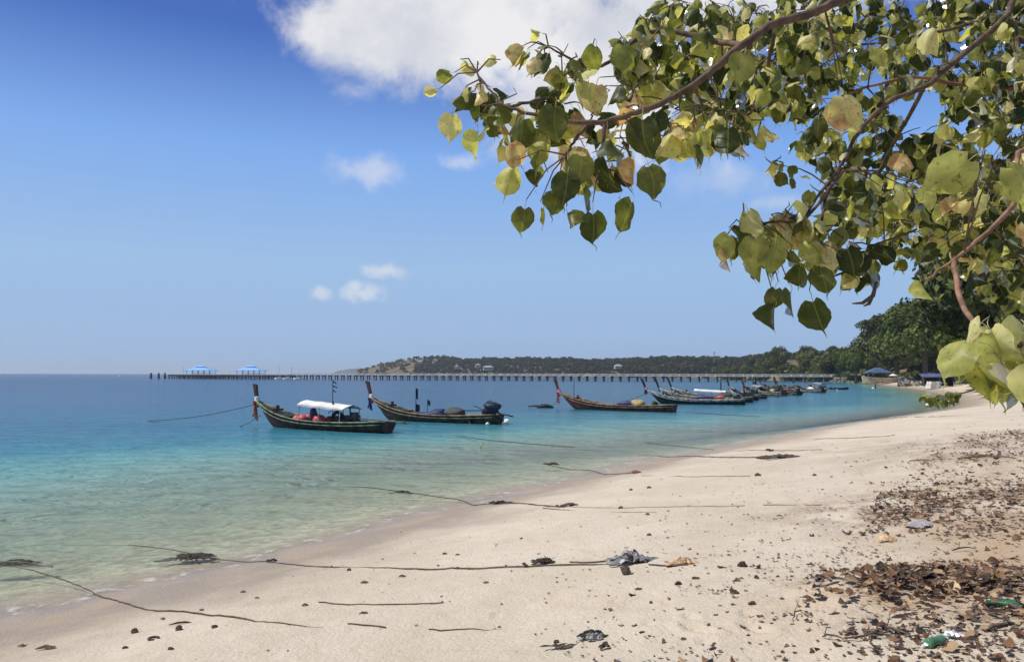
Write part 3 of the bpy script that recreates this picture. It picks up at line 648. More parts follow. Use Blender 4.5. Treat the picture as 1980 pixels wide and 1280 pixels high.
# small white launches by the pier head
HULLW = mat('white_hull', (0.75, 0.75, 0.73), 0.35, 0.06, 1)
for px, Yd, lab in ((540, 498, 'white motor launch moored under the inner pavilion end of the pier'),(556, 494, 'middle white motor launch along the pier'),(577, 488, 'white motor launch furthest landward along the pier')):
    p = at(px, 724, Yd); r = empty('motor_launch', (p.x, p.y, 0), 2.9, lab, 'launch', 'white launches moored by the pier')
    mb = MB(); n = 9
    for i in range(n):
        u = i/(n-1); x = -3.4+6.8*u; hb = 1.15*(1-max(0, (u-.45)/.55)**2.2)+0.03; zs = 0.75+0.4*u
        mb.v += [(x, -hb, zs), (x, -hb*.75, 0), (x, 0, -.3), (x, hb*.75, 0), (x, hb, zs), (x, 0, zs-.05)]
        if i:
            a = (i-1)*6; b = i*6
            for q in range(5): mb.f.append((a+q, b+q, b+q+1, a+q+1)); mb.m.append(0)
            mb.f.append((a+5, b+5, b, a)); mb.m.append(0)
    mb.f.append((0, 1, 2, 3, 4)); mb.m.append(0); mb.build('hull', HULLW, r)
    mb = MB(); mb.box((-.2, 0, 1.3), (2.2, 1.5, 0.9)); mb.build('cabin', HULLW, r); mb = MB(); mb.box((-.2, 0, 1.5), (2.24, 1.54, 0.35)); mb.build('window', GLASSD, r)
    mb = MB(); mb.box((-.2, 0, 1.81), (2.8, 1.7, 0.08)); mb.build('roof', HULLW, r)
p = at(230, 731, 760); b = MB(); b.tube([(0, 0, -.4), (0, 0, .5), (0, 0, 1.2), (0, 0, 1.5)], [.7, .8, .35, .15], 10)
tag(b.build('buoy', mat('buoy_white', (0.8, 0.78, 0.74), 0.5, 0.1), smooth=True, loc=(p.x, p.y, 0)), 'small white buoy alone on the open sea below the horizon', 'buoy')

# ------------------------------------------------------------------ longtail boats
WOODS = {}
def paint(name, col, rough=0.6, var=0.5):
    if name not in WOODS: WOODS[name] = mat(name, col, rough, var, 2.4, bump=0.004, bscale=30)
    return WOODS[name]
BROWN = paint('brown_planking', (0.051, 0.023, 0.014)); DARKB = paint('dark_planking', (0.022, 0.016, 0.012)); OLIVE = paint('olive_planking', (0.058, 0.045, 0.024))
GREENP = paint('green_paint', (0.019, 0.053, 0.028)); DGREEN = paint('dark_green_paint', (0.011, 0.022, 0.014)); REDB = paint('red_brown_paint', (0.098, 0.031, 0.020))
TAN = paint('bare_timber', (0.264, 0.184, 0.112)); CREAM = paint('cream_paint', (0.464, 0.432, 0.336)); PALEB = paint('pale_blue_boat_paint', (0.400, 0.480, 0.496)); PGREEN = paint('pale_green_paint', (0.186, 0.236, 0.136))
BLACK = mat('black_rubber', (0.018, 0.018, 0.02), 0.6, 0.2, 5); NAVY = mat('navy_tarp', (0.02, 0.03, 0.10), 0.6, 0.3, 5, bump=0.02, bscale=8); VIOLET = mat('violet_tarp', (0.07, 0.06, 0.17), 0.6, 0.3, 5, bump=0.02, bscale=8)
CANV = mat('white_canvas', (0.74, 0.73, 0.69), 0.75, 0.06, 1.5, bump=0.01, bscale=4); ENGM = mat('engine_metal', (0.05, 0.055, 0.06), 0.45, 0.3, 6, metal=0.6); ROPEM = mat('rope_fibre', (0.10, 0.08, 0.055), 0.9, 0.3, 30)
ORANGE = mat('orange_cloth', (0.70, 0.22, 0.10), 0.85, 0.2, 6); PINK = mat('pink_cloth', (0.72, 0.25, 0.30), 0.85, 0.2, 6); WHITEC = mat('white_cloth', (0.75, 0.71, 0.66), 0.85, 0.12, 6); BLUEC = mat('blue_cloth', (0.06, 0.06, 0.28), 0.85, 0.2, 6)
REDF = mat('red_float', (0.62, 0.10, 0.10), 0.5, 0.25, 4); YEL = mat('yellow_net', (0.42, 0.33, 0.15), 0.85, 0.3, 9, bump=0.02, bscale=30); FOAMW = mat('white_foam', (0.78, 0.77, 0.72), 0.7, 0.06, 8); COVER = mat('dark_blue_cover', (0.018, 0.03, 0.06), 0.6, 0.3, 4, bump=0.02, bscale=10)
GREY = mat('grey_net', (0.09, 0.095, 0.085), 0.9, 0.4, 12, bump=0.03, bscale=30); BRASS = mat('propeller_metal', (0.25, 0.2, 0.12), 0.4, 0.2, 5, metal=0.8)
LG = 'longtail boats moored off the beach'
class Hull: pass
def longtail(label, bow, stern, hullm=BROWN, strakem=GREENP, stripem=CREAM, railm=TAN, deckm=GREENP, postm=BROWN, cloth=(WHITEC, ORANGE), post_h=1.25, canopy=None, engine=True, beam=0.9, lean=0.25, ribs=True, full=True, shaft=True, hang=1.1, sheer=1.15, tilt=0.0):
    h = Hull(); b = Vector(bow); s = Vector(stern); L = (b-s).length; h.L = L
    r = empty('longtail_boat', (b+s)/2, math.atan2(b.y-s.y, b.x-s.x), label, 'boat', LG); h.r = r
    if tilt: r.rotation_euler = (tilt, 0, r.rotation_euler.z)
    zs = lambda u: 0.50+sheer*max(0, (u-.38)/.62)**2.5+0.16*max(0, (.35-u)/.35)**1.6
    zk = lambda u: -0.32+1.35*max(0, (u-.74)/.26)**2.0+0.22*max(0, (.25-u)/.25)**1.5
    hb = lambda u: (beam*(1-max(0, (u-.40)/.60)**2.5)+0.045) if u > .40 else beam+0.045-0.24*((.40-u)/.40)**2
    h.zs, h.zk, h.hb = zs, zk, hb
    h.X = lambda u: -L/2+L*u
    NU, NVv = (26, 8) if full else (16, 6)
    mb = MB()
    def sec(u, v, off=0.0):
        B, zt, zb = hb(u), zs(u), zk(u); rake = 0.9*max(0, (u-.72)/.28)**2*(1-v)
        lap = 0.012*(v*(NVv-1) % 2)
        return (h.X(u)-rake, max(B*v**0.5-off, 0.0)+(lap if off == 0 and 0 < v < 1 else 0), zb+(zt-zb)*v**1.2+(off*0.8 if v < .5 else 0))
    for side in (-1, 1):
        for inner in (0, 1):
            base = len(mb.v)
            for i in range(NU):
                for j in range(NVv):
                    x, y, z = sec(i/(NU-1), j/(NVv-1), 0.05*inner); mb.v.append((x, side*y, z))
            for i in range(NU-1):
                for j in range(NVv-1):
                    q = (base+i*NVv+j, base+(i+1)*NVv+j, base+(i+1)*NVv+j+1, base+i*NVv+j+1)
                    mb.f.append(q if (side < 0) != bool(inner) else q[::-1])
                    mb.m.append(3 if inner else (1 if j == NVv-2 else 2 if (j == NVv-3 and not full) else 0))
    # transom
    tr = [sec(0, j/(NVv-1)) for j in range(NVv)]
    tb = len(mb.v); mb.v += [(x, -y, z) for x, y, z in tr]+[(x, y, z) for x, y, z in tr[::-1]]; mb.f.append(tuple(range(tb, tb+2*NVv))[::-1]); mb.m.append(0)
    mb.build('hull', [hullm, strakem, stripem, TAN if ribs else hullm], r)
    pts = [h.X(i/(NU-1)) for i in range(NU)]
    for side in (-1, 1):
        g = MB(); g.tube([(pts[i], side*(hb(i/(NU-1))+0.012), zs(i/(NU-1))+0.02) for i in range(NU)], 0.045, 6); g.build('gunwale', railm, r, True)
        if full:
            g = MB(); g.tube([(pts[i]-0.25*max(0, i/(NU-1)-.72), side*(hb(i/(NU-1))*0.955+0.02), zk(i/(NU-1))+(zs(i/(NU-1))-zk(i/(NU-1)))*0.80) for i in range(NU)], 0.028, 5); g.build('rub_rail', stripem, r, True)
    # prow post: a blade that widens upward
    xb = L/2-0.10; zb = zs(1)-0.45
    g = MB(); n = 7; ring = []
    for i in range(n):
        t = i/(n-1); z = zb+(post_h+0.45)*t; x = xb+lean*post_h*t**1.3; w = 0.10+0.075*t; d = 0.05+0.015*t
        ring += [(x-w, -d, z), (x+w, -d, z+0.05*t), (x+w, d, z+0.05*t), (x-w, d, z)]
    for i in range(n-1):
        for q in range(4): g.f.append((i*4+q, i*4+(q+1) % 4, (i+1)*4+(q+1) % 4, (i+1)*4+q)); g.m.append(0)
    g.v = ring; g.f += [(3,2,1,0), (n*4-4, n*4-3, n*4-2, n*4-1)]; g.m += [0, 0]
    g.build('prow_post', postm, r)
    if cloth:
        g = MB()
        for k in range(3): g.tube([(xb+0.03+0.14*math.cos(a*.7854), 0.10*math.sin(a*.7854), zs(1)+0.0+k*0.10+0.02*math.sin(a*2+k)) for a in range(9)], 0.062, 6, cap=False)
        g.build('garland', cloth[0], r, True)
        if hang:
            g = MB(); rows = 9
            for kx in range(3):
                base = len(g.v)
                for i in range(rows):
                    t = i/(rows-1); w = 0.05+0.11*t; o = kx*0.09-0.09
                    for q in range(5): g.v.append((xb+0.20+o*0.6+w*(q/4-.5)+0.03*math.sin(t*5+kx), o+0.05*math.sin(q*1.9+t*4+kx), zs(1)-hang*t*(1-.1*kx)))
                for i in range(rows-1):
                    for q in range(4): g.f.append((base+i*5+q, base+i*5+q+1, base+i*5+5+q+1, base+i*5+5+q)); g.m.append(0)
            g.build('hanging_cloth', cloth[1], r, True)
    # foredeck and small bow rail
    g = MB(); q = 7
    for i in range(q):
        u = .70+.27*i/(q-1); g.v += [(h.X(u), -hb(u)+.04, zs(u)-.05), (h.X(u), 0, zs(u)+.02), (h.X(u), hb(u)-.04, zs(u)-.05)]
        if i:
            a = (i-1)*3; c = i*3; g.f += [(a, c, c+1, a+1), (a+1, c+1, c+2, a+2)]; g.m += [0, 0]
    g.build('foredeck', deckm, r)
    g = MB(); g.box((h.X(.82), 0, zs(.82)+.12), (.10, .9, .12)); g.box((h.X(.82), 0, zs(.82)+.24), (.16, .16, .32)); g.build('bow_bitt', postm, r)
    # floor boards
    g = MB(); q = 9
    for i in range(q):
        u = .03+.67*i/(q-1); g.v += [(h.X(u), -hb(u)*.8, 0.02), (h.X(u), hb(u)*.8, 0.02)]
        if i: a = (i-1)*2; g.f.append((a, a+1, a+3, a+2)); g.m.append(0)
    g.build('floor', TAN, r)
    for u in (.16, .34, .52, .66):
        g = MB(); g.box((h.X(u), 0, zs(u)-.14), (.24, 2*hb(u)-.08, .05)); g.build('thwart', TAN, r)
    if full and ribs:
        for k in range(13):
            u = .10+.055*k
            for side in (-1, 1):
                g = MB(); g.tube([(h.X(u), side*(hb(u)*.55), 0.05), (h.X(u), side*(hb(u)*.80-.06), zs(u)*.5), (h.X(u), side*(hb(u)-.10), zs(u)+.02)], 0.035, 4); g.build('rib', CREAM, r)
    if engine:
        ue = .07 if engine == 'stern' else .24
        xe, ze = h.X(ue), zs(ue)
        e = MB(); e.box((xe, 0, ze+.20), (.75, .46, .46)); e.box((xe-.1, .0, ze+.5), (.36, .3, .2)); e.tube([(xe+.42, 0, ze+.2), (xe+.50, 0, ze+.2)], .24, 10); e.tube([(xe+.1, .15, ze+.4), (xe+.1, .2, ze+.9), (xe-.25, .25, ze+1.0)], .05, 6)
        eo = e.build('engine', ENGM, r)
        e = MB(); e.tube([(xe+.35, .1, ze+.3), (xe+1.2, .15, ze+.62)], .03, 5); e.build('tiller', ENGM, eo)
        if shaft:
            e = MB(); e.tube([(xe-.3, 0, ze+.25), (xe-4.1, .1, ze+.12)], .045, 6); so = e.build('propeller_shaft', ENGM, r)
            e = MB()
            for a in range(2):
                e.box((xe-4.12, .1+math.cos(a*3.14)*.12, ze+.12+math.sin(a*3.14+.6)*.1), (.05, .2, .1))
            e.build('propeller', BRASS, so)
    if canopy:
        u0, u1, zc, m_ = canopy
        x0, x1 = h.X(u0), h.X(u1)
        g = MB(); q = 9; p = 7
        for lay in (0, 1):
            base = len(g.v)
            for i in range(q):
                for j in range(p):
                    x = x0+(x1-x0)*i/(q-1); y = (j/(p-1)-.5)*2*(beam-.04)
                    g.v.append((x, y, zc+.24*(1-(y/(beam-.04))**2)+.22*(i/(q-1))+.02*math.sin(i*2.1+j)-.06*lay))
            for i in range(q-1):
                for j in range(p-1):
                    f = (base+i*p+j, base+(i+1)*p+j, base+(i+1)*p+j+1, base+i*p+j+1); g.f.append(f[::-1] if not lay else f); g.m.append(0)
        for i in range(q-1):
            for j in (0, p-1):
                a = i*p+j; c = a+p; g.f.append((a, c, c+q*p, a+q*p)); g.m.append(0)
        for j in range(p-1):
            for i in (0, q-1):
                a = i*p+j; g.f.append((a, a+1, a+1+q*p, a+q*p)); g.m.append(0)
        g.build('canopy', m_, r, True)
        for k in range(3):
            x = x0+(x1-x0)*(.05+.45*k); u = (x+L/2)/L
            for side in (-1, 1):
                g = MB(); g.tube([(x, side*(hb(u)-.05), zs(u)-.1), (x, side*(beam-.10), zc+.22*(.05+.45*k)+.0)], .03, 5); g.build('canopy_post', CREAM, r)
    return h
def W_(h, u, y, z):
    return h.r.matrix_basis @ Vector((h.X(u), y, z))
def gp(px, Y_): p = at(px, 724, Y_); return (p.x, p.y, 0.0)
def flagpole(h, u, y, H, label, flags, cloth):
    p = W_(h, u, y, h.zs(u)-.2); r = empty('flag_pole', p, 0, label, 'flag pole')
    mb = MB(); mb.tube([(0, 0, 0), (.03, 0, H*.5), (.02, .02, H)], .025, 5); mb.build('pole', BLACK, r)
    for (z, l, w_) in flags:
        mb = MB(); k = 6
        for i in range(k):
            t = i/(k-1); mb.v += [(.03+w_*t, .05*math.sin(t*5), z-.1*t), (.03+w_*t, .05*math.sin(t*5+.8), z-l-.12*t)]
            if i: a = (i-1)*2; mb.f.append((a, a+2, a+3, a+1)); mb.m.append(0)
        mb.build('flag', cloth, r, True)
def cargo(name, mb, mats, h, u, y, z, label, cat, rz=0.0, smooth=True, group=None):
    p = W_(h, u, y, z); o = mb.build(name, mats, None, smooth, p); o.rotation_euler.z = h.r.rotation_euler.z+rz
    return tag(o, label, cat, group)

# A: canopy boat
A = longtail('green-railed brown longtail boat with white canopy and red floats, nearest of the fleet', gp(497, 51.5), gp(752, 45.2), BROWN, DGREEN, PGREEN, PGREEN, DGREEN, BROWN, (WHITEC, ORANGE), 1.05, canopy=(.25, .585, 1.30, CANV), hang=1.35)
for k, (u, y, s) in enumerate([(.655, .1, .30), (.60, -.25, .33), (.585, .35, .36), (.50, -.05, .36), (.44, -.35, .30), (.46, .3, .38)]):
    mb = MB(); mb.blob((0, 0, s*.5), (s*2.3, s*2.0, s*1.7), 40+k, .12)
    cargo('red_float', mb, REDF, A, u, y, .40, ['frontmost red float heaped under the white canopy, towards the bow', 'red float by the near rail under the white canopy', 'red float behind the one at the near rail, canopy boat', 'red float amidships under the canopy beside the dark bundle', 'small red float next to the tyre on the canopy boat', 'red float on the far side amidships of the canopy boat'][k], 'float', group='red floats under the canopy')
mb = MB(); mb.tube([(.42*math.cos(a*.524), .1, .42*math.sin(a*.524)+.42) for a in range(13)], .11, 8, cap=False); cargo('tyre', mb, BLACK, A, .375, -.35, .25, 'black tyre standing upright under the canopy of the nearest boat', 'tyre')
mb = MB(); mb.blob((0, 0, .45), (.5, .5, 1.0), 3, .15); cargo('dark_bundle', mb, VIOLET, A, .545, -.1, .35, 'tall dark violet bundle standing between the red floats', 'bundle')
mb = MB(); mb.box((0, 0, .22), (1.5, .8, .45)); mb.box((.3, .1, .52), (.6, .5, .22)); cargo('crate_pile', mb, DARKB, A, .305, 0, .25, 'dark wooden crate behind the tyre of the canopy boat', 'crate', smooth=False)
mb = MB(); mb.tube([(0, 0, 0), (0, .1, 1.0)], .03, 5); mb.tube([(0, 0, 0), (.9, 0, .95), (1.3, 0, .5)], .03, 5); cargo('awning_frame', mb, BLACK, A, .30, .1, .5, 'bent black pipe frame behind the canopy of the nearest boat', 'pipe frame')
flagpole(A, .36, .4, 2.75, 'thin pole with small dark and white flags above the white canopy', [(2.70, .09, .22), (2.42, .07, .28), (2.16, .08, .2), (1.5, .26, .10), (1.15, .2, .09)], GREY)
mb = MB(); mb.blob((0, 0, 0), (.34, .34, .34), 1, .03); p = at(632, 832, 47.2); tag(mb.build('float', FOAMW, None, True, (p.x, p.y, .05)), 'small white float hanging on a line beside the canopy boat', 'float')

# B
B = longtail('olive brown longtail boat without canopy, dark covered engine raised at its stern', gp(718, 59), gp(966, 53.6), OLIVE, OLIVE, TAN, TAN, DGREEN, REDB, (WHITEC, BLUEC), 1.2, engine='stern', shaft=False, hang=1.0, lean=.4)
mb = MB(); mb.box((0, 0, .2), (.8, .6, .5)); mb.blob((-.05, 0, .42), (1.25, .9, .62), 9, .2); cargo('engine_cover', mb, COVER, B, .055, 0, .78, 'dark blue cover wrapped over the engine at the olive boat stern', 'engine cover', rz=.1)
mb = MB(); mb.tube([(0, 0, 0), (-1.3, 0, -.25)], .05, 6); mb.tube([(.2, .2, -.1), (-.7, .1, -.55)], .08, 6); cargo('outboard_leg', mb, ENGM, B, .02, 0, .8, 'dark metal drive leg sticking out behind the olive boat', 'drive leg')
mb = MB(); mb.blob((-.15, 0, 0), (.5, .42, .34), 5, .2, flat=-.7); cargo('plastic_jug', mb, FOAMW, B, -.035, 0, .18, 'white float tied under the stern of the olive boat', 'float')
mb = MB(); mb.blob((0, 0, .25), (1.7, 1.2, .75), 4, .12, flat=-.6); cargo('net_heap', mb, GREY, B, .33, -.1, .42, 'grey green heap of fishing net in the olive boat', 'net heap')
mb = MB(); mb.box((0, 0, .12), (2.9, 1.3, .3)); mb.blob((-.5, 0, .25), (1.4, 1.1, .5), 7, .2, flat=-.5); cargo('tarpaulin', mb, NAVY, B, .49, 0, .42, 'navy blue tarpaulin lying amidships in the olive boat', 'tarpaulin')
mb = MB(); mb.tube([(0, 0, 0), (-3.2, 0, .1)], .045, 6); cargo('long_pole', mb, BLACK, B, .30, .1, .85, 'long dark pole lying from the net heap to the stern of the olive boat', 'pole')
flagpole(B, .625, .1, 2.0, 'tall pole with furled black flag standing in the olive boat', [(2.0, .75, .16), (.85, .7, .3)], BLACK)
flagpole(B, .52, .3, 1.25, 'short pole with small dark pennant amidships in the olive boat', [(1.25, .35, .2)], BLACK)
mb = MB(); mb.blob((0, 0, 0), (.27, .24, .22), 2, .03); p = gp(943, 52.6); tag(mb.build('float', FOAMW, None, True, (p[0], p[1], .08)), 'white float on the water by the olive boat stern', 'float')

# C
Cb = longtail('slim red brown longtail boat with pink ribbon and tall thin pole, alone in mid water', gp(1080, 79), gp(1304, 71.5), REDB, REDB, TAN, TAN, REDB, REDB, (PINK, PINK), 1.35, engine=False, beam=.85, lean=.42, hang=1.2)
mb = MB(); mb.tube([(0, 0, 0), (0, 0, 2.2)], .03, 5); cargo('thin_pole', mb, BLACK, Cb, .85, .1, 1.0, 'thin upright pole near the bow of the red brown boat', 'pole')
mb = MB(); mb.blob((0, 0, .2), (1.9, 1.2, .55), 3, .2, flat=-.5); cargo('tarpaulin', mb, VIOLET, Cb, .40, 0, .45, 'violet tarpaulin in the red brown boat', 'tarpaulin')
mb = MB(); mb.blob((0, 0, .25), (1.3, 1.0, .8), 8, .25, flat=-.5); cargo('net_heap', mb, [YEL], Cb, .29, 0, .42, 'heap of yellow and white net in the red brown boat', 'net heap')
mb = MB(); mb.blob((0, 0, .2), (.6, .5, .6), 2, .2); cargo('bucket', mb, DARKB, Cb, .16, 0, .45, 'dark lump near the stern of the red brown boat', 'bundle')
p = gp(1055, 80.5); mb = MB(); mb.blob((0, 0, 0), (1.5, .7, .5), 21, .3); mb.tube([(-1.8, 0, .05), (-.5, 0, .1)], .08, 5)
tag(mb.build('drift_bundle', DARKB, None, True, (p[0], p[1], .1)), 'dark bundle floating on the water before the bow of the red brown boat', 'driftwood')

# D, E, F
Db = longtail('front boat of the clustered three, pale blue bow over a dark green hull', gp(1249, 94), gp(1440, 90), DGREEN, PALEB, CREAM, CREAM, PALEB, BLACK, (PINK, BLUEC), 1.35, engine='stern', lean=.5, hang=.6, shaft=False)
mb = MB(); mb.blob((0, 0, .25), (2.8, 1.2, .6), 3, .2, flat=-.5); cargo('tarpaulin', mb, VIOLET, Db, .42, 0, .5, 'violet tarpaulin amidships in the pale-bowed boat', 'tarpaulin')
mb = MB(); mb.blob((0, 0, .3), (1.0, .8, .45), 13, .2, flat=-.5); cargo('red_float', mb, REDF, Db, .24, 0, .5, 'red float heap near the stern of the pale-bowed boat', 'float')
Eb = longtail('middle boat of the clustered three, timber brown sides behind the pale-bowed one', gp(1274, 103), gp(1455, 98), BROWN, TAN, CREAM, CREAM, CREAM, BLACK, None, 1.4, engine='stern', lean=.5)
mb = MB(); mb.blob((0, 0, .3), (2.2, 1.2, .8), 5, .2, flat=-.5); cargo('net_heap', mb, GREY, Eb, .28, 0, .5, 'grey net heap in the middle boat of the clustered three', 'net heap')
Fb = longtail('hindmost of the clustered three, long low white canopy over timber sides', gp(1298, 111), gp(1466, 106), BROWN, TAN, CREAM, CREAM, CREAM, BLACK, None, 1.45, canopy=(.36, .72, 1.02, CANV), engine='stern', lean=.5)
mb = MB(); mb.tube([(0, 0, 0), (0, 0, 2.3)], .09, 5); cargo('mast', mb, BLACK, Fb, .42, 0, .8, 'thick dark post behind the long white canopy', 'post')
mb = MB(); mb.tube([(0, 0, 0), (0, 0, 2.0)], .08, 5); cargo('mast', mb, BLACK, Fb, .16, 0, .8, 'shorter dark post towards the stern behind the white canopy', 'post')

# further boats, small in the view
FAR = [
 (1409, 121, 1478, 113, BROWN, PALEB, None, 'white-bowed dark boat just beyond the clustered three'),
 (1436, 142, 1492, 133, DARKB, TAN, (.3, .6, 1.3, paint('grey_canvas', (.32, .33, .33))), 'dark boat with grey awning squeezed behind the white-bowed one'),
 (1462, 138, 1517, 128.5, REDB, TAN, None, 'red-brown boat with yellow netting, first of the far group'),
 (1500, 143, 1546, 133.5, DARKB, OLIVE, None, 'low dark boat beside the yellow-netted red-brown one'),
 (1500, 172, 1550, 163, BROWN, CREAM, None, 'brown boat with cream rail in the second row of the far group'),
 (1534, 163, 1593, 153.5, REDB, PALEB, None, 'red-brown boat with pale top strake, last large hull before open water'),
 (1558, 182, 1606, 173, DARKB, TAN, (.3, .6, 1.4, paint('grey_canvas', (.32, .33, .33))), 'dark boat with awning farthest along the moored row'),
 (1470, 188, 1520, 180, BROWN, TAN, None, 'brown boat deepest in the row, close to the pier posts'),
]
for k, (b0, y0, s0, y1, hm, sm, cn, lab) in enumerate(FAR):
    h = longtail(lab, gp(b0, y0), gp(s0, y1), hm, sm, CREAM, TAN if k % 2 else CREAM, DGREEN, DARKB, None, 1.3, canopy=cn, engine='stern' if k % 2 else True, lean=.45, full=False, ribs=False, shaft=bool(k % 3))
    mb = MB(); mb.blob((0, 0, .3), (1.6, .9, .6), 60+k, .3, flat=-.5)
    cargo('cargo_heap', mb, [GREY, NAVY, YEL, REDB, COVER, FOAMW, GREY, NAVY][k], h, .42, 0, .45, 'heap of gear amidships in the '+lab.split(',')[0].split(' beyond')[0].split(' squeezed')[0].split(' beside')[0].split(' farthest')[0].split(' in the')[0].split(' deepest')[0], 'net heap')
    if k in (0, 2, 5): flagpole(h, .3, .1, 2.2, 'thin flag pole on the '+lab.split(',')[0].split(' just')[0], [(2.2, .4, .4)], GREY)
def dinghy(px, Yd, L, rz, m_, label):
    r = empty('dinghy', gp(px, Yd), rz, label, 'dinghy'); mb = MB(); n = 10
    for i in range(n):
        u = i/(n-1); x = -L/2+L*u; b_ = .62*math.sin(math.pi*(.16+.80*u))**.8; z = .42+.2*(2*u-1)**2
        mb.v += [(x, -b_, z), (x, -b_*.6, -.05), (x, b_*.6, -.05), (x, b_, z), (x, b_*.85, z-.02), (x, b_*.5, .08), (x, -b_*.5, .08), (x, -b_*.85, z-.02)]
        if i:
            for q in range(8): a = (i-1)*8; c = i*8; mb.f.append((a+q, a+(q+1) % 8, c+(q+1) % 8, c+q)); mb.m.append(0)
    mb.f += [(0,1,2,3,4,5,6,7)[::-1], tuple(range((n-1)*8, n*8))]; mb.m += [0, 0]; mb.build('hull', m_, r)
    mb = MB(); mb.box((0, 0, .32), (.25, 1.0, .05)); mb.build('thwart', TAN, r)
dinghy(1602, 163, 3.2, 2.6, HULLW, 'little white dinghy floating past the last longtail boat')
dinghy(1622, 190, 4.2, 3.0, NAVY, 'slim dark blue dinghy on open water towards the beached boat')

# ------------------------------------------------------------------ landward shore
STONE = mat('shore_stone', (0.27, 0.25, 0.21), 0.9, 0.35, 0.9, bump=0.05, bscale=4, objvar=0.25)
p = at(1706, 724, 292); r = empty('beached_barge', (p.x, p.y, 0.55), R(-8), 'long beige wooden barge lying at the shore under the blue canopy shelter', 'barge')
mb = MB(); n = 12; Lb = 14.5
for i in range(n):
    u = i/(n-1); x = -Lb/2+Lb*u; b_ = 1.9*(1-abs(2*u-1)**4*.7); z = 1.9+.7*abs(2*u-1)**3
    mb.v += [(x, -b_, z), (x*.96, -b_*.8, .0), (x*.96, b_*.8, .0), (x, b_, z)]
    if i:
        for q in range(3): a = (i-1)*4; c = i*4; mb.f.append((a+q, a+q+1, c+q+1, c+q)); mb.m.append(1 if False else 0)
        mb.f.append((a+3, a, c, c+3)); mb.m.append(0)
mb.f += [(3,2,1,0), tuple(range((n-1)*4, n*4))]; mb.m += [0, 0]; mb.build('hull', mat('beige_planking', (0.50, 0.40, 0.28), 0.8, 0.25, 1.2, bump=0.03, bscale=4), r)
mb = MB(); mb.tube([(-Lb/2+Lb*i/11, -1.98*(1-abs(2*i/11-1)**4*.7), 1.95+.7*abs(2*i/11-1)**3) for i in range(12)], .12, 5); mb.build('gunwale', CREAM, r, True)
mb = MB(); mb.box((-3.6, 0, 2.4), (3.2, 1.9, .7)); mb.box((2.6, 0, 2.3), (1.6, 1.4, .5)); mb.build('deck_box', DARKB, r)
CT = mat('blue_canopy', (0.07, 0.12, 0.21), 0.6, 0.2, 0.6)
p2 = at(1697, 724, 297); r = empty('canopy_shelter', (p2.x, p2.y, 0.6), R(-8), 'blue peaked canopy shelter on posts above the beige barge', 'canopy shelter')
mb = MB(); a, b, z0, z1 = 4.6, 3.0, 4.0, 5.9
mb.add([(-a, -b, z0), (a, -b, z0), (a, b, z0), (-a, b, z0), (-.8, 0, z1), (.8, 0, z1), (-a, -b, z0-.25), (a, -b, z0-.25), (a, b, z0-.25), (-a, b, z0-.25)], [(0,1,5,4),(1,2,5),(2,3,4,5),(3,0,4),(0,6,7,1),(1,7,8,2),(2,8,9,3),(3,9,6,0)])
mb.build('canopy', CT, r)
for x in (-4.2, 4.2):
    for y in (-2.7, 2.7): mb = MB(); mb.tube([(x, y, -.6), (x, y, z0)], .08, 6); mb.build('post', CREAM, r)
p2 = at(1727, 724, 288); r = empty('white_parasol', (p2.x, p2.y, 1.2), 0, 'low white parasol just beside the blue canopy shelter', 'parasol')
mb = MB(); mb.v = [(0, 0, 3.0)]+[(1.7*math.cos(k*.785), 1.7*math.sin(k*.785), 2.2) for k in range(8)]; mb.f = [(0, 1+k, 1+(k+1) % 8) for k in range(8)]; mb.m = [0]*8; mb.build('shade', CANV, r); mb = MB(); mb.tube([(0, 0, -1), (0, 0, 3)], .06, 5); mb.build('pole', STEEL, r)
p2 = at(1632, 724, 372); r = empty('pier_gate_post', (p2.x, p2.y, 2.9), UA, 'pale square gate post where the pier meets the land', 'gate post')
mb = MB(); mb.box((0, 0, .9), (2.0, 1.2, 2.6)); mb.build('pillar', CONC, r); mb = MB(); mb.box((0, 0, 2.35), (2.4, 1.6, .3)); mb.build('cap', CONC, r)
p2 = at(1652, 724, 345); w = empty('stone_wall', (p2.x, p2.y, .2), R(-30), 'low brown stone wall along the shore between pier and barge', 'stone wall'); mb = MB()
bs = [MB() for _ in range(4)]
for q in range(4): bs[q].blob((0, 0, 0), (1.7, 1.2, 1.1), 80+q, .18, nu=7, nv=5)
bsm = [q.mesh('stone', STONE) for q in bs]; rr = random.Random(9)
for i in range(11):
    for j in range(3): link('stone', bsm[rr.randrange(4)], w, (-8+i*1.5+rr.uniform(-.3, .3), rr.uniform(-.3, .3), j*.95))
# boulders on the bend of the beach
gl = [(1752, 236, 3.6, 'large pale boulder at the waterside right of the barge'),(1760, 228, 3.0, 'broad boulder with a flat top beside the largest one'),(1744, 240, 2.2, 'boulder nearest the barge, standing in the shallows'),(1769, 226, 2.0, 'small boulder between the flat one and the shack'),(1758, 245, 3.2, 'high boulder behind the flat-topped one'),(1775, 218, 1.5, 'lowest boulder on the sand in front of the shack'),(1766, 240, 2.6, 'dark boulder under the trees behind the others')]
for k, (px, Yd, s, lab) in enumerate(gl):
    p = at(px, 724, Yd); mb = MB(); mb.blob((0, 0, s*.3), (s*1.3, s, s*.95), 100+k, .2, nu=9, nv=6)
    tag(mb.build('boulder', STONE, None, False, (p.x, p.y, max(hz(p.x, p.y), 0)-.1)), lab, 'boulder', 'boulders at the bend of the beach')
p = at(1812, 724, 182); r = empty('beach_shack', (p.x, p.y, max(hz(p.x, p.y), 1.0)), R(-15), 'dark beach shack with a blue tarpaulin roof under the shore trees', 'shack')
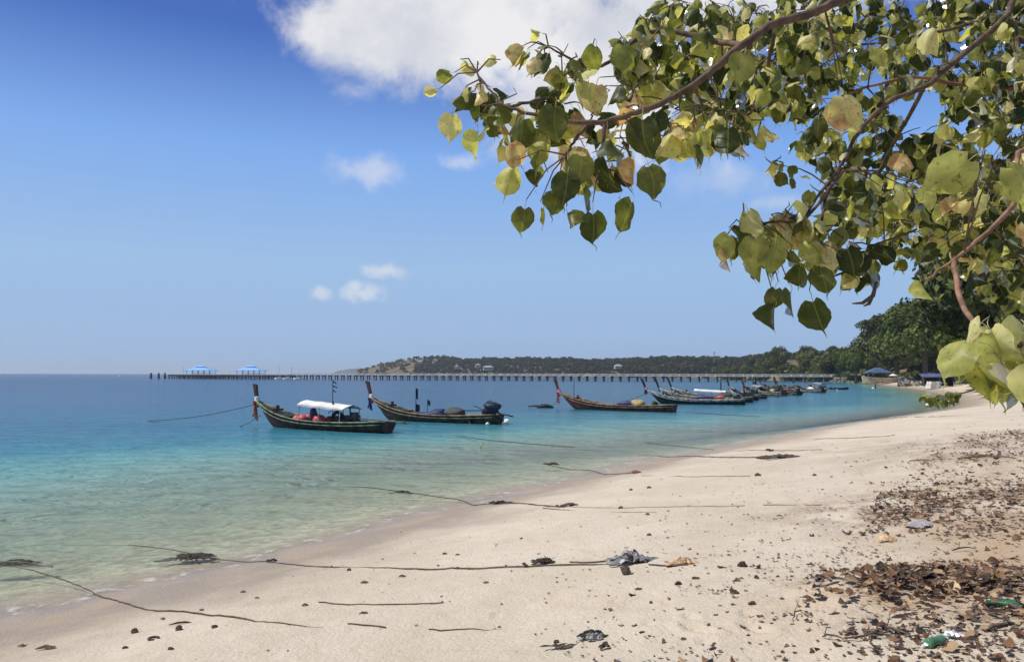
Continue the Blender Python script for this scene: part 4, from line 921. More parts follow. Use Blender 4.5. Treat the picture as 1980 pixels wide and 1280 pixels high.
mb = MB(); mb.box((0, 1.2, 1.1), (6.0, .15, 2.2)); mb.box((-3, 0, 1.1), (.15, 2.4, 2.2)); mb.box((3, 0, 1.1), (.15, 2.4, 2.2)); mb.build('wall', DARKB, r)
mb = MB(); mb.add([(-3.6, -2.2, 2.1), (3.6, -2.2, 2.2), (3.6, 1.6, 3.0), (-3.6, 1.6, 2.9), (-3.6, -2.2, 2.05), (3.6, -2.2, 2.15), (3.6, 1.6, 2.95), (-3.6, 1.6, 2.85)], [(0,1,2,3),(7,6,5,4),(0,4,5,1),(1,5,6,2),(2,6,7,3),(3,7,4,0)]); mb.build('roof', mat('blue_tarp', (0.10, 0.12, 0.27), 0.6, 0.3, 1.5), r)
for x in (-3.3, 0, 3.3): mb = MB(); mb.tube([(x, -2.0, -.3), (x, -2.0, 2.15)], .06, 5); mb.build('post', TAN, r)
mb = MB(); mb.box((.9, -1.6, .75), (1.6, .8, .1)); mb.box((.3, -1.6, .35), (.1, .7, .7)); mb.box((1.5, -1.6, .35), (.1, .7, .7)); mb.build('counter', CREAM, r)
for px, Yd, s, m_, lab in ((1797, 180, 1.0, HULLW, 'white plastic crate stacked in front of the shack'),(1802, 178, .8, WHITEC, 'white sack lying beside the crate before the shack'),(1815, 179, 1.1, PALEB, 'pale blue drum by the corner of the shack')):
    p = at(px, 724, Yd); mb = MB()
    if 'crate' in lab:
        mb.box((0, 0, .45), (1.3, 1.0, .9)); mb.box((0, 0, .93), (1.4, 1.1, .08)); mb.box((.1, 0, 1.3), (1.1, .9, .6))
    elif 'drum' in lab: mb.tube([(0, 0, 0), (0, 0, .1), (0, 0, .6), (0, 0, 1.5), (0, 0, 1.55)], [.5, .52, .5, .52, .45], 12)
    else: mb.blob((0, 0, .4), (1.5, 1.0, .9), 5, .15)
    tag(mb.build('crate' if 'crate' in lab else 'drum' if 'drum' in lab else 'sack', m_, None, False, (p.x, p.y, max(hz(p.x, p.y), .5))), lab, 'crate' if 'crate' in lab else 'drum' if 'drum' in lab else 'sack')
p = gp(1692, 205); mb = MB(); mb.tube([(0, 0, -1), (0, 0, 1.1)], .18, 6); tag(mb.build('mooring_stake', DARKB, None, True, p), 'short dark stake standing in the green shallows below the barge', 'stake')
p = gp(1688, 204); mb = MB(); mb.blob((0, 0, .1), (.9, .6, .5), 2, .1); tag(mb.build('float', FOAMW, None, True, p), 'white float beside the dark stake in the green shallows', 'float')

# ------------------------------------------------------------------ near fig tree
def fig_leaf(seed):
    g = random.Random(seed); fold = g.uniform(.15, 1.5); curl = g.uniform(-.4, 1.1); twist = g.uniform(-.8, .8); cup = g.uniform(-.3, .35); asym = g.uniform(-.14, .14)
    ys = [0, -.03, -.08, -.15, -.23, -.32, -.42, -.52, -.62, -.72, -.81, -.89, -.95, -1.0]; ws = [.02, .17, .31, .41, .47, .498, .50, .475, .425, .35, .262, .165, .088, .035]
    v = []; uv = []; f = []
    for i, (y, w) in enumerate(zip(ys, ws)):
        for q in (-1, -.55, 0, .55, 1):
            x = q*w*(1+asym*q+(.035*math.sin(seed*1.7+i*2.3+q) if abs(q) == 1 else 0)); lift = .20*abs(q)**1.5*max(0, 1-abs(y)*4) if 0 < i < 6 else 0
            yy = y+lift+(.010*math.sin(seed*3.1+i*2.4+q*3) if abs(q) == 1 else 0)
            z = -fold*abs(x)*.8+cup*x*x-curl*.45*y*y+.05*math.sin(i*.95+q*2.6+seed)*abs(q)
            a = twist*y; xx = x*math.cos(a)-z*math.sin(a); z = x*math.sin(a)+z*math.cos(a)
            v.append((xx, yy, z)); uv.append((x, y))
    n = len(ys)
    for i in range(n-1):
        for q in range(4): f.append((i*5+q, (i+1)*5+q, (i+1)*5+q+1, i*5+q+1))
    # drip tip
    b = len(v); zt = v[(n-1)*5+2][2]; v += [(-.018, -1.12, zt-curl*.1), (.018, -1.12, zt-curl*.1), (-.005, -1.28, zt-curl*.25), (.005, -1.28, zt-curl*.25)]; uv += [(0, -1.1)]*4
    o = (n-1)*5; f += [(o, b, b+1, o+4), (b, b+2, b+3, b+1)]
    nb = len(f); stalk = [(0, -.02, .01), (0, .12, .05), (.02, .28, .03), (.03, .42, -.08)]
    for i, p in enumerate(stalk):
        for q in range(3): a = q*2.094; v.append((p[0]+.013*math.cos(a), p[1], p[2]+.013*math.sin(a))); uv.append((.3, 0))
    s0 = b+4
    for i in range(3):
        for q in range(3): f.append((s0+i*3+q, s0+i*3+(q+1) % 3, s0+i*3+3+(q+1) % 3, s0+i*3+3+q))
    return np.array(v), np.array(f), np.array(uv), np.array([0]*nb+[1]*(len(f)-nb)), Vector(stalk[-1])
LEAFV = [fig_leaf(s) for s in range(16)]
LEAFM = [np_mesh('leaf', v, f, [FIG, PETI], True, None, uv, mi) for v, f, uv, mi, e in LEAFV]
fig = empty('fig_tree', (4.3, 3.2, hz(4.3, 3.2)), 0, 'overhanging fig tree with heart-shaped yellow green leaves reaching in over the beach', 'tree')
FO = Vector(fig.location)
def fpart(name, mb, m_, smooth=True):
    mb.v = [tuple(Vector(p)-FO) for p in mb.v]; return mb.build(name, m_, fig, smooth)
NODES = []
def branch(pp, r0, r1, m_=BARK, start=None):
    pts = [at(*p) for p in pp]
    if start is not None: pts = [Vector(start)]+pts
    # smooth by Catmull-Rom
    out = []
    for i in range(len(pts)-1):
        a, b, c, d = pts[max(i-1, 0)], pts[i], pts[i+1], pts[min(i+2, len(pts)-1)]
        for k in range(5):
            t = k/5; out.append(.5*((2*b)+(c-a)*t+(2*a-5*b+4*c-d)*t*t+(3*b-a-3*c+d)*t**3))
    out.append(pts[-1]); n = len(out); g = random.Random(int(pp[0][0]*7+pp[0][1]))
    out = [p+Vector((g.gauss(0, .0022), g.gauss(0, .0022), g.gauss(0, .0022))) for p in out]
    mb = MB(); mb.tube(out, [r0+(r1-r0)*i/(n-1) for i in range(n)], 8)
    o = fpart('branch', mb, m_); NODES.extend(out[(0 if start is None else 5):]); return o
T0 = Vector((4.25, 3.2, 4.3)); T1 = Vector((4.1, 3.4, 5.6)); T2 = Vector((4.2, 3.1, 3.2))
mb = MB(); zb = FO.z; mb.tube([(4.35, 3.15, zb-.4), (4.3, 3.2, zb+.4), (4.28, 3.2, zb+1.2), (4.25, 3.2, 4.3), (4.1, 3.4, 5.6), (3.9, 3.7, 7.2)], [.42, .32, .27, .23, .17, .08], 12); fpart('trunk', mb, BARK)
branch([(1800,-120,3.3),(1640,-10,3.1),(1570,25,3.05),(1500,47,3.0),(1440,85,2.95),(1390,125,2.92),(1340,165,2.9),(1280,200,2.9),(1220,222,2.9),(1160,236,2.92),(1097,235,2.95),(1050,224,3.0),(985,209,3.05),(950,178,3.1),(921,141,3.15)], .021, .004, BARK, T1)
branch([(985,209,3.1),(1015,200,3.1),(1055,191,3.15)], .008, .005)
branch([(1170,235,3.0),(1166,275,3.0),(1163,322,3.02)], .009, .005)
branch([(1140,238,3.0),(1112,268,2.95),(1095,300,2.95)], .008, .004)
branch([(1205,228,3.0),(1222,180,3.2),(1240,150,3.3)], .008, .004)
branch([(1300,60,3.4),(1240,70,3.4),(1180,120,3.4),(1140,130,3.4),(1095,110,3.4),(1062,92,3.4)], .012, .004)
branch([(1450,90,3.1),(1380,80,3.3),(1300,60,3.4)], .014, .012)
branch([(2050,-60,3.9),(1936,45,3.8),(1847,118,3.7),(1788,168,3.65),(1714,201,3.6),(1660,258,3.55),(1625,323,3.5),(1580,382,3.45),(1545,440,3.4)], .019, .005, BARK, T1)
branch([(2060,185,4.2),(1970,172,4.1),(1850,163,4.1),(1770,150,4.1),(1690,165,4.1),(1640,182,4.1)], .016, .005, BARKR, T0)
branch([(2040,0,4.5),(1870,48,4.5),(1790,67,4.5),(1690,85,4.5),(1580,92,4.5)], .014, .005, BARK, T1)
branch([(2040,90,4.6),(1960,100,4.7),(1925,190,4.8),(1900,260,4.8),(1830,310,4.8),(1760,352,4.8)], .028, .006, BARK, T0)
branch([(2080,300,3.0),(1960,400,2.8),(1900,458,2.75),(1840,507,2.7),(1785,545,2.7)], .013, .004, BARKR, T2)
branch([(1845,507,2.7),(1848,540,2.65),(1860,588,2.5),(1893,636,2.3)], .010, .008, BARKR)
branch([(2060,330,4.0),(1950,380,4.0),(1850,405,4.0),(1780,440,4.0),(1700,470,4.0)], .014, .004, BARK, T0)
branch([(1630,330,3.5),(1560,420,3.4),(1500,430,3.3),(1440,437,3.2)], .009, .004)
branch([(1600,360,3.5),(1590,430,3.4),(1582,480,3.4)], .008, .004)
branch([(1700,470,4.0),(1640,520,3.7),(1600,540,3.6)], .008, .004)
branch([(1790,165,3.65),(1700,330,4.3),(1660,420,4.3)], .012, .004)
branch([(1500,50,3.3),(1480,150,3.6),(1450,220,3.7),(1400,230,3.8)], .010, .004)
branch([(1893,636,2.3),(1925,668,2.05),(1960,690,1.95)], .007, .005, BARKR)
# trailing spray low over the water's edge
branch([(2080,640,8.2),(1960,720,8.0),(1880,755,7.9),(1840,762,7.8),(1795,772,7.8)], .012, .004, BARK)
NARR = np.array([tuple(p) for p in NODES])
SOFT = sorted(range(16), key=lambda q: random.Random(q).uniform(.15, 1.5))[:6]
BIGL, SMALL, TW = [], [], MB()
def leaf_at(base, size, yaw, tilt, roll, tone, var=None):
    """base = where the stalk leaves the twig; yaw turns the face, tilt lifts the tip, roll leans it sideways"""
    n = Vector((math.sin(yaw), -math.cos(yaw), 0.0)); up = Vector((0, 0, 1)); side = up.cross(n)
    up2 = (up*math.cos(roll)+side*math.sin(roll)); up2 = (up2*math.cos(tilt)+n*math.sin(tilt)*-1).normalized()
    n2 = (n-up2*n.dot(up2)).normalized(); x2 = up2.cross(n2)
    M = Matrix((x2, up2, n2)).transposed()
    k = rng.integers(0, 16) if var is None else var
    if size/max((base-EYE).length, .1) > .036: k = SOFT[int(rng.integers(0, len(SOFT)))]
    o = base-M @ (LEAFV[k][4]*size)
    BIGL.append((k, M, o, size, tone, (o-EYE).length))
def pick_tone():
    u = rng.random()
    return float(rng.uniform(.03, .26) if u < .34 else rng.uniform(.30, .58) if u < .58 else rng.uniform(.58, .78) if u < .84 else rng.uniform(.80, .93) if u < .98 else rng.uniform(.94, 1.0))
TIPS = [tuple(p) for p in NODES]
def cluster(px, py, Y_, n, size, tb=0.0, spread=1.0, twig=True):
    p = at(px, py, Y_); T = np.array(TIPS)
    dd = ((T-np.array(p))**2).sum(1); q = Vector(T[np.argmin(dd)])
    L_ = (q-p).length
    if twig and .02 < L_ < 1.3:
        mdl = [q.lerp(p, t)+Vector((rng.normal()*.012, rng.normal()*.012, .10*L_*math.sin(t*math.pi))) for t in (.33, .66)]
        TW.tube([q]+mdl+[p], [.0042, .0034, .0026, .0016], 4); TIPS.append(tuple(p)); TIPS.append(tuple(mdl[1])); TIPS.append(tuple(mdl[0]))
    for i in range(n):
        b = p.lerp(q, min(.6, rng.random()*.1/max(L_, .05)))+Vector((rng.normal()*.012*spread, rng.normal()*.012*spread, rng.normal()*.01))
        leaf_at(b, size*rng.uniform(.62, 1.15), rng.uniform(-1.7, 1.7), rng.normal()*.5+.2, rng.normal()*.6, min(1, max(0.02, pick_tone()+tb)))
def inside(poly, x, y):
    c = False; n = len(poly)
    for i in range(n):
        (ax, ay), (bx, by) = poly[i], poly[(i+1) % n]
        if (ay > y) != (by > y) and x < (bx-ax)*(y-ay)/(by-ay)+ax: c = not c
    return c
def fill(poly, count, y0, y1, n0, n1, size, holes=(), tb=0.0, mind=14):
    xs = [p[0] for p in poly]; ys = [p[1] for p in poly]; got = []; tries = 0
    while len(got) < count and tries < 20000:
        tries += 1; x = rng.uniform(min(xs), max(xs)); y = rng.uniform(min(ys), max(ys))
        if not inside(poly, x, y) or any(((x-hx)/hw)**2+((y-hy)/hh)**2 < 1 for hx, hy, hw, hh in holes): continue
        if any((x-a)**2+(y-b)**2 < mind**2 for a, b in got): continue
        got.append((x, y))
    def near_branch(q):
        p = np.array(at(q[0], q[1], (y0+y1)/2)); return ((NARR-p)**2).sum(1).min()
    for x, y in sorted(got, key=near_branch): cluster(x, y, rng.uniform(y0, y1), int(rng.integers(n0, n1+1)), size, tb)
Z1 = [(872,165),(905,130),(950,135),(1010,85),(1060,70),(1130,95),(1200,60),(1270,60),(1275,190),(1262,280),(1190,320),(1150,350),(1090,330),(1010,340),(975,290),(930,240),(905,200)]
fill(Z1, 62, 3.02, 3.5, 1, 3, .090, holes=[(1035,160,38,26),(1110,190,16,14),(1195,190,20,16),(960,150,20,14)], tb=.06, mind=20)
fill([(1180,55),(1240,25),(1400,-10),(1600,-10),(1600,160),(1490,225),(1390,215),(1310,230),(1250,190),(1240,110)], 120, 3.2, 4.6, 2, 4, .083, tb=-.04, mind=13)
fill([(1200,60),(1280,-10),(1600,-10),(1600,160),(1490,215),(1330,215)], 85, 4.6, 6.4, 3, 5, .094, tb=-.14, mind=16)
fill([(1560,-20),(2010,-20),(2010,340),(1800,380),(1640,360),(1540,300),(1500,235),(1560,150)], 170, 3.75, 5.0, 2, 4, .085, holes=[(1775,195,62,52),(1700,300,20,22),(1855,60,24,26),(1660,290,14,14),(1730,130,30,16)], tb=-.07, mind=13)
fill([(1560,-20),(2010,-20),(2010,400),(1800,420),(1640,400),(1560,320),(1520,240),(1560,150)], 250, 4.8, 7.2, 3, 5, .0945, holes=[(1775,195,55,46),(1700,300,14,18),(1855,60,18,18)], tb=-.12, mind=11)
fill([(1600,380),(2010,380),(2010,600),(1900,560),(1780,500),(1680,470)], 110, 4.8, 7.2, 3, 5, .094, tb=-.1, mind=15)
fill([(1560,350),(1700,360),(1800,370),(2010,330),(2010,560),(1880,520),(1800,500),(1720,500),(1640,470),(1590,420)], 85, 3.4, 5.2, 2, 4, .088, holes=[(1660,450,22,26)], tb=-.02, mind=15)
fill([(1390,440),(1450,405),(1545,385),(1620,430),(1620,500),(1540,490),(1440,500)], 26, 3.2, 3.5, 2, 3, .092, tb=.12, mind=16)
fill([(1470,285),(1510,300),(1520,330),(1490,345)], 5, 3.5, 3.7, 1, 3, .062, tb=.15, mind=8)
fill([(1280,225),(1400,215),(1480,225),(1470,262),(1380,262),(1320,285),(1285,260)], 20, 3.0, 3.5, 2, 3, .092, tb=.15, mind=13)
fill([(1640,480),(1720,490),(1700,540),(1650,530)], 8, 3.6, 4.0, 2, 3, .09, mind=12)
# leaves that stand out along the outline: stalk point px py, depth, length, yaw, roll, tone, variant
for px, py, Y_, s, yaw, roll, tone in [
 (1146,392,2.9,.115,.1,-.1,.22),(1102,318,2.9,.12,-.2,.1,.26),(1222,372,2.95,.13,.6,.35,.34),(1018,386,3.0,.10,.3,.1,.36),(1045,390,3.0,.08,1.0,-.4,.62),(1096,400,2.95,.085,-.4,-.6,.38),(1078,360,2.95,.10,.3,.2,.34),
 (1130,285,2.9,.12,0,.1,.42),(1248,305,2.9,.125,-.3,-.3,.36),(1222,295,2.95,.11,.5,.2,.99),(1245,205,2.9,.15,.1,0,.30),(1075,188,2.95,.13,.2,.1,.36),(1020,212,3.0,.12,-.1,.2,.33),(1175,262,2.9,.115,.5,0,.14),(1270,200,2.9,.10,-.6,0,.12),
 (1565,562,3.2,.14,-.2,-.25,.28),(1525,548,3.2,.12,.8,.4,.36),(1497,575,3.2,.10,1.3,0,.26),(1505,545,3.2,.09,-.5,.2,.34),(1632,462,3.3,.125,.1,-.3,.06),(1437,392,3.1,.115,.2,-.5,.80),(1555,392,3.2,.10,.9,.9,.76),(1770,530,2.6,.075,0,-.1,.70),
 (1395,468,3.1,.10,1.0,.2,.97),(1410,440,3.1,.11,.4,.3,.62),(1460,440,3.1,.13,.1,0,.60),(1500,450,3.1,.13,-.2,.1,.58),(1520,445,3.15,.12,.5,-.1,.66),(1570,450,3.2,.11,-.1,0,.72),(1580,505,3.2,.125,.2,0,.36),(1550,500,3.25,.11,-.6,.2,.30),
 (878,205,3.15,.11,.2,.1,.86),(850,172,3.2,.055,.3,1.1,.84),(918,238,3.1,.115,.9,.05,.74),(880,140,3.2,.07,.7,1.0,.50),(890,115,3.2,.05,.4,-1.2,.82),(925,125,3.2,.06,.2,1.3,.86),(968,116,3.2,.06,-.2,1.4,.84),(960,190,3.1,.11,.1,-.2,.40),(1050,66,3.4,.06,.2,1.3,.80),(1020,95,3.4,.07,.4,.3,.72),
 (1440,90,2.95,.125,0,.2,.60),(1622,168,3.2,.15,-.3,-.2,.86),(1632,175,3.2,.14,.5,.1,.97),(1742,290,3.6,.12,.2,.2,.98),(1345,240,3.0,.10,0,0,.74),(1362,235,3.0,.115,.2,-.1,.68),(1410,232,3.0,.125,0,.05,.16),(1150,75,3.3,.11,.3,0,.52),(1205,70,3.2,.13,.1,-.1,.54),(990,260,3.0,.10,-.5,0,.97),(1160,150,3.2,.13,.2,.2,.90),(1000,310,3.0,.11,.2,.3,.72),
 (1820,48,3.6,.12,.3,.7,.86),(1905,290,2.4,.15,-.4,.9,.66),(1930,300,2.4,.14,.2,-.6,.64),(1745,358,3.4,.10,.1,.1,.76),(1778,356,3.4,.11,-.3,-.1,.72),
 (1964,618,2.0,0.116,.2,.85,.78),(1934,646,2.0,0.103,-.3,.55,.66),(1914,668,2.0,0.103,.5,.0,.62),(1902,668,2.1,0.088,.9,.1,.56),(1989,610,1.95,0.122,.0,-1.0,.80),(1999,678,1.75,0.105,.05,.05,.78),(2024,668,1.8,0.103,.9,-.2,.36),(1954,668,2.0,0.116,-.5,.15,.68),(1939,718,2.0,0.068,1.0,0,.62),(1979,693,1.85,0.103,1.2,.1,.26),(2012,703,1.9,0.103,.7,.1,.30)]:
    p = at(px, py, Y_)
    q = Vector(NARR[np.argmin(((NARR-np.array(p))**2).sum(1))])
    if .03 < (q-p).length < 1.2: TW.tube([q, q.lerp(p, .5)+Vector((0, 0, .03)), p], [.004, .003, .002], 4)
    leaf_at(p, s*.93, yaw+rng.normal()*.25, rng.normal()*.2+.12, roll, tone)
for k in range(26):
    leaf_at(at(rng.uniform(1884, 1990), rng.uniform(612, 712), rng.uniform(1.8, 2.3)), rng.uniform(.065, .105), rng.uniform(-1.6, 1.6), rng.normal()*.5+.2, rng.normal()*.6, float(rng.uniform(.55, .88) if k % 4 else rng.uniform(.15, .4)))
for k in range(46):
    t = rng.random(); x = 1793+t*55; y = 772-10*t+rng.normal()*4
    leaf_at(at(x, y, 7.8+rng.normal()*.12), rng.uniform(.05, .085), rng.normal()*1.2, rng.normal()*.5, rng.normal()*.7, float(rng.uniform(.12, .6)))
# curving seed tendrils/dark pod by the outline
mb = MB(); mb.tube([at(1695,545,3.4), at(1688,572,3.4), at(1668,586,3.4), at(1648,587,3.4)], [.006, .010, .008, .003], 6); mb.tube([at(1688,570,3.4), at(1680,588,3.4), at(1670,592,3.4)], [.008, .008, .003], 6); fpart('dry_pod', mb, BARK)
tw = fpart('twigs', TW, BARK, False); tw['kind'] = 'stuff'
# the 300 leaves that show largest are parts, the rest one part
BIGL.sort(key=lambda q: -q[3]/q[5]*(1 if 0 < q[2].y else 0))
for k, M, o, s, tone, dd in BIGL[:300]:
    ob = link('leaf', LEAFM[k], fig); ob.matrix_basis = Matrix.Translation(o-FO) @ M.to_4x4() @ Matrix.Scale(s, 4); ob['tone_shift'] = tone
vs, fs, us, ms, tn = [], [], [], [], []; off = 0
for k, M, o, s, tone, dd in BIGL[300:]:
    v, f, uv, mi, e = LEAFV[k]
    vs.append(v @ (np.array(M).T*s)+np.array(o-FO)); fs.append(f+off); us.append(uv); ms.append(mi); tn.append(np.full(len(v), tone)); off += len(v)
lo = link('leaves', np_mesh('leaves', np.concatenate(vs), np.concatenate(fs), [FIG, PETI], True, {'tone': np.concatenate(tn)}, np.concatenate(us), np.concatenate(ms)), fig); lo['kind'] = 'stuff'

# ------------------------------------------------------------------ ropes
ROPES = mat('beach_rope', (0.115, 0.09, 0.06), 0.95, 0.35, 60, bump=0.004, bscale=200); ROPEW = mat('wet_rope', (0.055, 0.055, 0.04), 0.7, 0.4, 30)
def rope(pts, r, label, m_=ROPES, name='rope', jit=.006):
    P = [ground(*p) for p in pts]; out = []; g = random.Random(int(pts[0][0]))
    for i in range(len(P)-1):
        a, b, c, d = P[max(i-1, 0)], P[i], P[i+1], P[min(i+2, len(P)-1)]; k = max(3, min(24, int((c-b).length/.12)))
        for q in range(k): t = q/k; out.append(.5*((2*b)+(c-a)*t+(2*a-5*b+4*c-d)*t*t+(3*b-a-3*c+d)*t**3))
    out.append(P[-1]); o2 = []
    for i, p in enumerate(out):
        p = p+Vector((g.gauss(0, jit), g.gauss(0, jit), 0)); o2.append((p.x, p.y, max(hz(p.x, p.y), 0.0)+r*.75))
    n_ = len(o2)
    if m_ is not ROPES:
        o2 = [(x, y, max(hz(x, y)+r*.7, z-.10*max(0, 1-i/(n_*.25)) if hz(x, y) < 0 else z)) for i, (x, y, z) in enumerate(o2)]
    else: o2 = [(x, y, z-r*1.5*max(0, float(vnoise(np.array([x*1.3+r*900]), np.array([y*1.3]), 5)[0])*2-.9)) for x, y, z in o2]
    mb = MB(); mb.tube(o2, [r*.52*(1+g.gauss(0, .10)) for _ in o2], 6); return tag(mb.build(name, m_, None, True), label, 'rope')
rope([(-60,1080),(12,1090),(60,1103),(130,1125),(190,1152),(245,1168),(290,1180),(400,1190),(520,1203),(610,1212),(655,1212)], .017, 'long dark rope curving out of the shallows onto the sand, nearest the viewer')
rope([(672,1207),(700,1209),(748,1214)], .012, 'short piece of rope just past the end of the nearest long rope')
rope([(618,1165),(660,1169),(720,1169),(800,1168),(856,1166)], .013, 'straight thin rope half buried in open sand above the short piece')
rope([(828,1218),(870,1219),(940,1218),(996,1217)], .011, 'faint straight rope half buried near the debris heap')
rope([(588,1095),(640,1097),(760,1099),(885,1100),(960,1098),(1020,1097),(1100,1093),(1200,1090)], .019, 'long dark rope stretched straight across the sand into the seaweed heaps')
rope([(1100,1088),(1150,1088),(1195,1083),(1230,1082)], .016, 'second rope strand entering the grey plastic heap')
rope([(1255,1093),(1290,1095),(1330,1093)], .016, 'rope end leading from the grey heap to the orange scrap')
rope([(120,1046),(200,1050),(280,1057),(345,1066),(430,1083),(510,1086),(588,1094)], .014, 'wet rope running from the shallows through a dark seaweed clump', ROPEW)
rope([(560,932),(640,940),(700,942),(780,952),(850,962),(900,971),(960,975),(1010,974),(1090,981)], .024, 'dark rope with knots lying across the water edge below the olive boat', ROPEW)
rope([(1050,983),(1110,987),(1180,989),(1268,991)], .018, 'rope on the dry sand continuing landward from the knotted rope')
rope([(1075,977),(1150,982),(1260,981),(1370,979),(1440,978)], .011, 'thin pale line lying beside the dry part of the knotted rope', TAN)
rope([(1475,977),(1540,976),(1590,977)], .014, 'short thin rope on the sand among scattered leaves')
rope([(1038,891),(1060,899),(1100,908),(1150,912),(1225,915)], .024, 'rope emerging from the water to a small reddish knot', ROPEW)
rope([(1232,877),(1280,881),(1330,883),(1420,885),(1500,886)], .03, 'thick dark rope from the shallows to the driftwood log', ROPEW)
rope([(840,838),(900,846),(960,853),(1030,859),(1110,865)], .03, 'rope floating on turquoise water between the canopy boat and the beach', ROPEW)
rope([(1050,815),(1130,823),(1220,828),(1320,833),(1420,837),(1500,838)], .03, 'long pale rope floating from near the red brown boat to the beach', mat('pale_rope', (0.30, 0.29, 0.25), .9, .3, 20))
rope([(1225,853),(1300,862),(1380,870)], .024, 'rope in the shallows seaward of the thick driftwood rope', ROPEW)
rope([(1545,851),(1620,848),(1690,845),(1730,842)], .024, 'rope lying on the far sand beyond the driftwood')
rope([(1415,872),(1500,871),(1590,870)], .02, 'thin rope on sand just beyond the driftwood log')
rope([(1310,795),(1350,799),(1410,803),(1470,806)], .04, 'rope trailing on the water from the red brown boat stern', ROPEW)
rope([(1640,815),(1720,808),(1800,806),(1880,803)], .03, 'dark rope along the far water edge below the leafy spray')
rope([(1240,920),(1330,922),(1450,921)], .012, 'faint thin rope on sand landward of the reddish knot')
# mooring lines in the air
def line(a, b, sag, r, label):
    a, b = Vector(a), Vector(b); mb = MB()
    mb.tube([a.lerp(b, i/14)+Vector((0, 0, -sag*4*(i/14)*(1-i/14))) for i in range(15)], r, 5); tag(mb.build('mooring_line', ROPEM, None, True), label, 'mooring line')
line(W_(A, .985, 0, A.zs(.98)-.1), gp(288, 56.5), .25, .025, 'dark mooring line running from the canopy boat bow down to the open water')
line(W_(A, .42, -A.hb(.42), A.zs(.42)), at(632, 831, 47.2), .02, .018, 'short line holding the white float at the canopy boat side')
line(W_(A, .97, -.1, .7), gp(466, 50.5), .08, .02, 'second thin line from the canopy boat bow into the water')
line(W_(B, .30, -B.hb(.3), B.zs(.3)), gp(912, 52.2), .03, .018, 'pale line slanting from the olive boat side into the water')
line(W_(Db, .98, 0, 1.3), gp(1193, 95.5), .15, .03, 'mooring line from the pale-bowed boat to the water')
line(W_(Cb, .98, 0, 1.0), gp(1058, 80.5), .1, .025, 'line from the red brown boat bow to the floating dark bundle')

# ------------------------------------------------------------------ debris on the beach
WEED = mat('dark_seaweed', (0.035, 0.03, 0.02), 0.8, 0.5, 40); PLAST = mat('grey_plastic', (0.24, 0.235, 0.235), 0.45, 0.3, 20); HUSK = mat('coconut_husk', (0.085, 0.058, 0.036), 0.95, 0.4, 30, bump=0.004, bscale=120); DRIFT = mat('driftwood', (0.10, 0.08, 0.06), 0.9, 0.4, 20, bump=0.004, bscale=60); SCRAP = mat('orange_scrap', (0.55, 0.36, 0.20), 0.8, 0.3, 20)
GREENB = mat('green_bottle', (0.10, 0.24, 0.13), 0.25, 0.25, 10); WHITEP = mat('white_plastic', (0.75, 0.76, 0.78), 0.35, 0.1, 20); STONEG = mat('beach_stone', (0.16, 0.13, 0.10), 0.9, 0.35, 30, bump=0.004, bscale=80)
def tangle(px, py, w, hgt, n, m_, name, label, cat, r=.012, seed=0, dep=.5):
    p = ground(px, py); g = random.Random(seed+px); mb = MB()
    for k in range(n):
        a = g.uniform(0, 6.28); x = g.gauss(0, w*.28); y = g.gauss(0, w*.28*dep); hh = hgt*math.exp(-(x/w*2.2)**2)
        pts = []
        for i in range(5):
            t = i/4-.5; pts.append((x+math.cos(a)*t*w*.5, y+math.sin(a)*t*w*.5*dep, max(0, hh*(g.uniform(.3, 1.0))*(1-abs(t)))+.008))
        mb.tube(pts, [r*.5, r, r*g.uniform(.7, 1.6), r, r*.4], 4, sx=g.uniform(1, 2.6))
    return tag(mb.build(name, m_, None, False, (p.x, p.y, max(p.z, 0) if p.z > .02 else -.035)), label, cat)
tangle(1050, 1091, .34, .07, 26, WEED, 'seaweed_heap', 'black seaweed heap caught on the long straight rope', 'seaweed', .013, 1)
tangle(1225, 1088, .44, .12, 30, PLAST, 'plastic_heap', 'crumpled grey plastic and weed heap on the long straight rope', 'plastic heap', .018, 2)
tangle(1222, 1090, .40, .12, 18, WEED, 'seaweed_heap', 'dark weed strands draped through the crumpled grey plastic', 'seaweed', .012, 3)
tangle(1322, 1090, .26, .06, 14, SCRAP, 'cloth_scrap', 'orange brown scrap of cloth at the end of the rope', 'cloth scrap', .016, 4)
tangle(378, 1076, .75, .07, 40, WEED, 'seaweed_heap', 'dark seaweed clump on the wet rope in the shallows', 'seaweed', .02, 5)
tangle(30, 1090, .9, .05, 24, WEED, 'seaweed_heap', 'flat dark seaweed patch in the water where the nearest rope leaves view', 'seaweed', .02, 6)
tangle(525, 1086, .22, .05, 10, WEED, 'seaweed_heap', 'small weed knot on the wet rope near the water edge', 'seaweed', .012, 31)
tangle(968, 974, .5, .08, 16, WEED, 'seaweed_heap', 'weed knot on the rope at the water edge below the olive boat', 'seaweed', .02, 7)
tangle(778, 951, .5, .06, 14, WEED, 'seaweed_heap', 'weed strands on the knotted rope out in the shallows', 'seaweed', .02, 8)
tangle(1228, 915, .35, .08, 12, mat('reddish_rope', (.20, .09, .06), .9, .3, 20), 'rope_knot', 'small reddish rope knot on the wet sand', 'rope knot', .02, 9)
tangle(1065, 897, .6, .08, 14, WEED, 'seaweed_heap', 'weed on the rope that ends in the reddish knot', 'seaweed', .025, 10)
tangle(1513, 886, 1.0, .09, 16, DRIFT, 'driftwood_log', 'dark driftwood log lying across the sand at the end of the thick rope', 'driftwood', .045, 11, .2)
tangle(1487, 872, .35, .07, 10, WEED, 'seaweed_heap', 'dark weed lump on the thin rope beyond the driftwood log', 'seaweed', .02, 32)
tangle(1103, 978, .35, .05, 10, DRIFT, 'driftwood_piece', 'small dark stick lying on the dry rope strands', 'driftwood', .02, 12, .3)
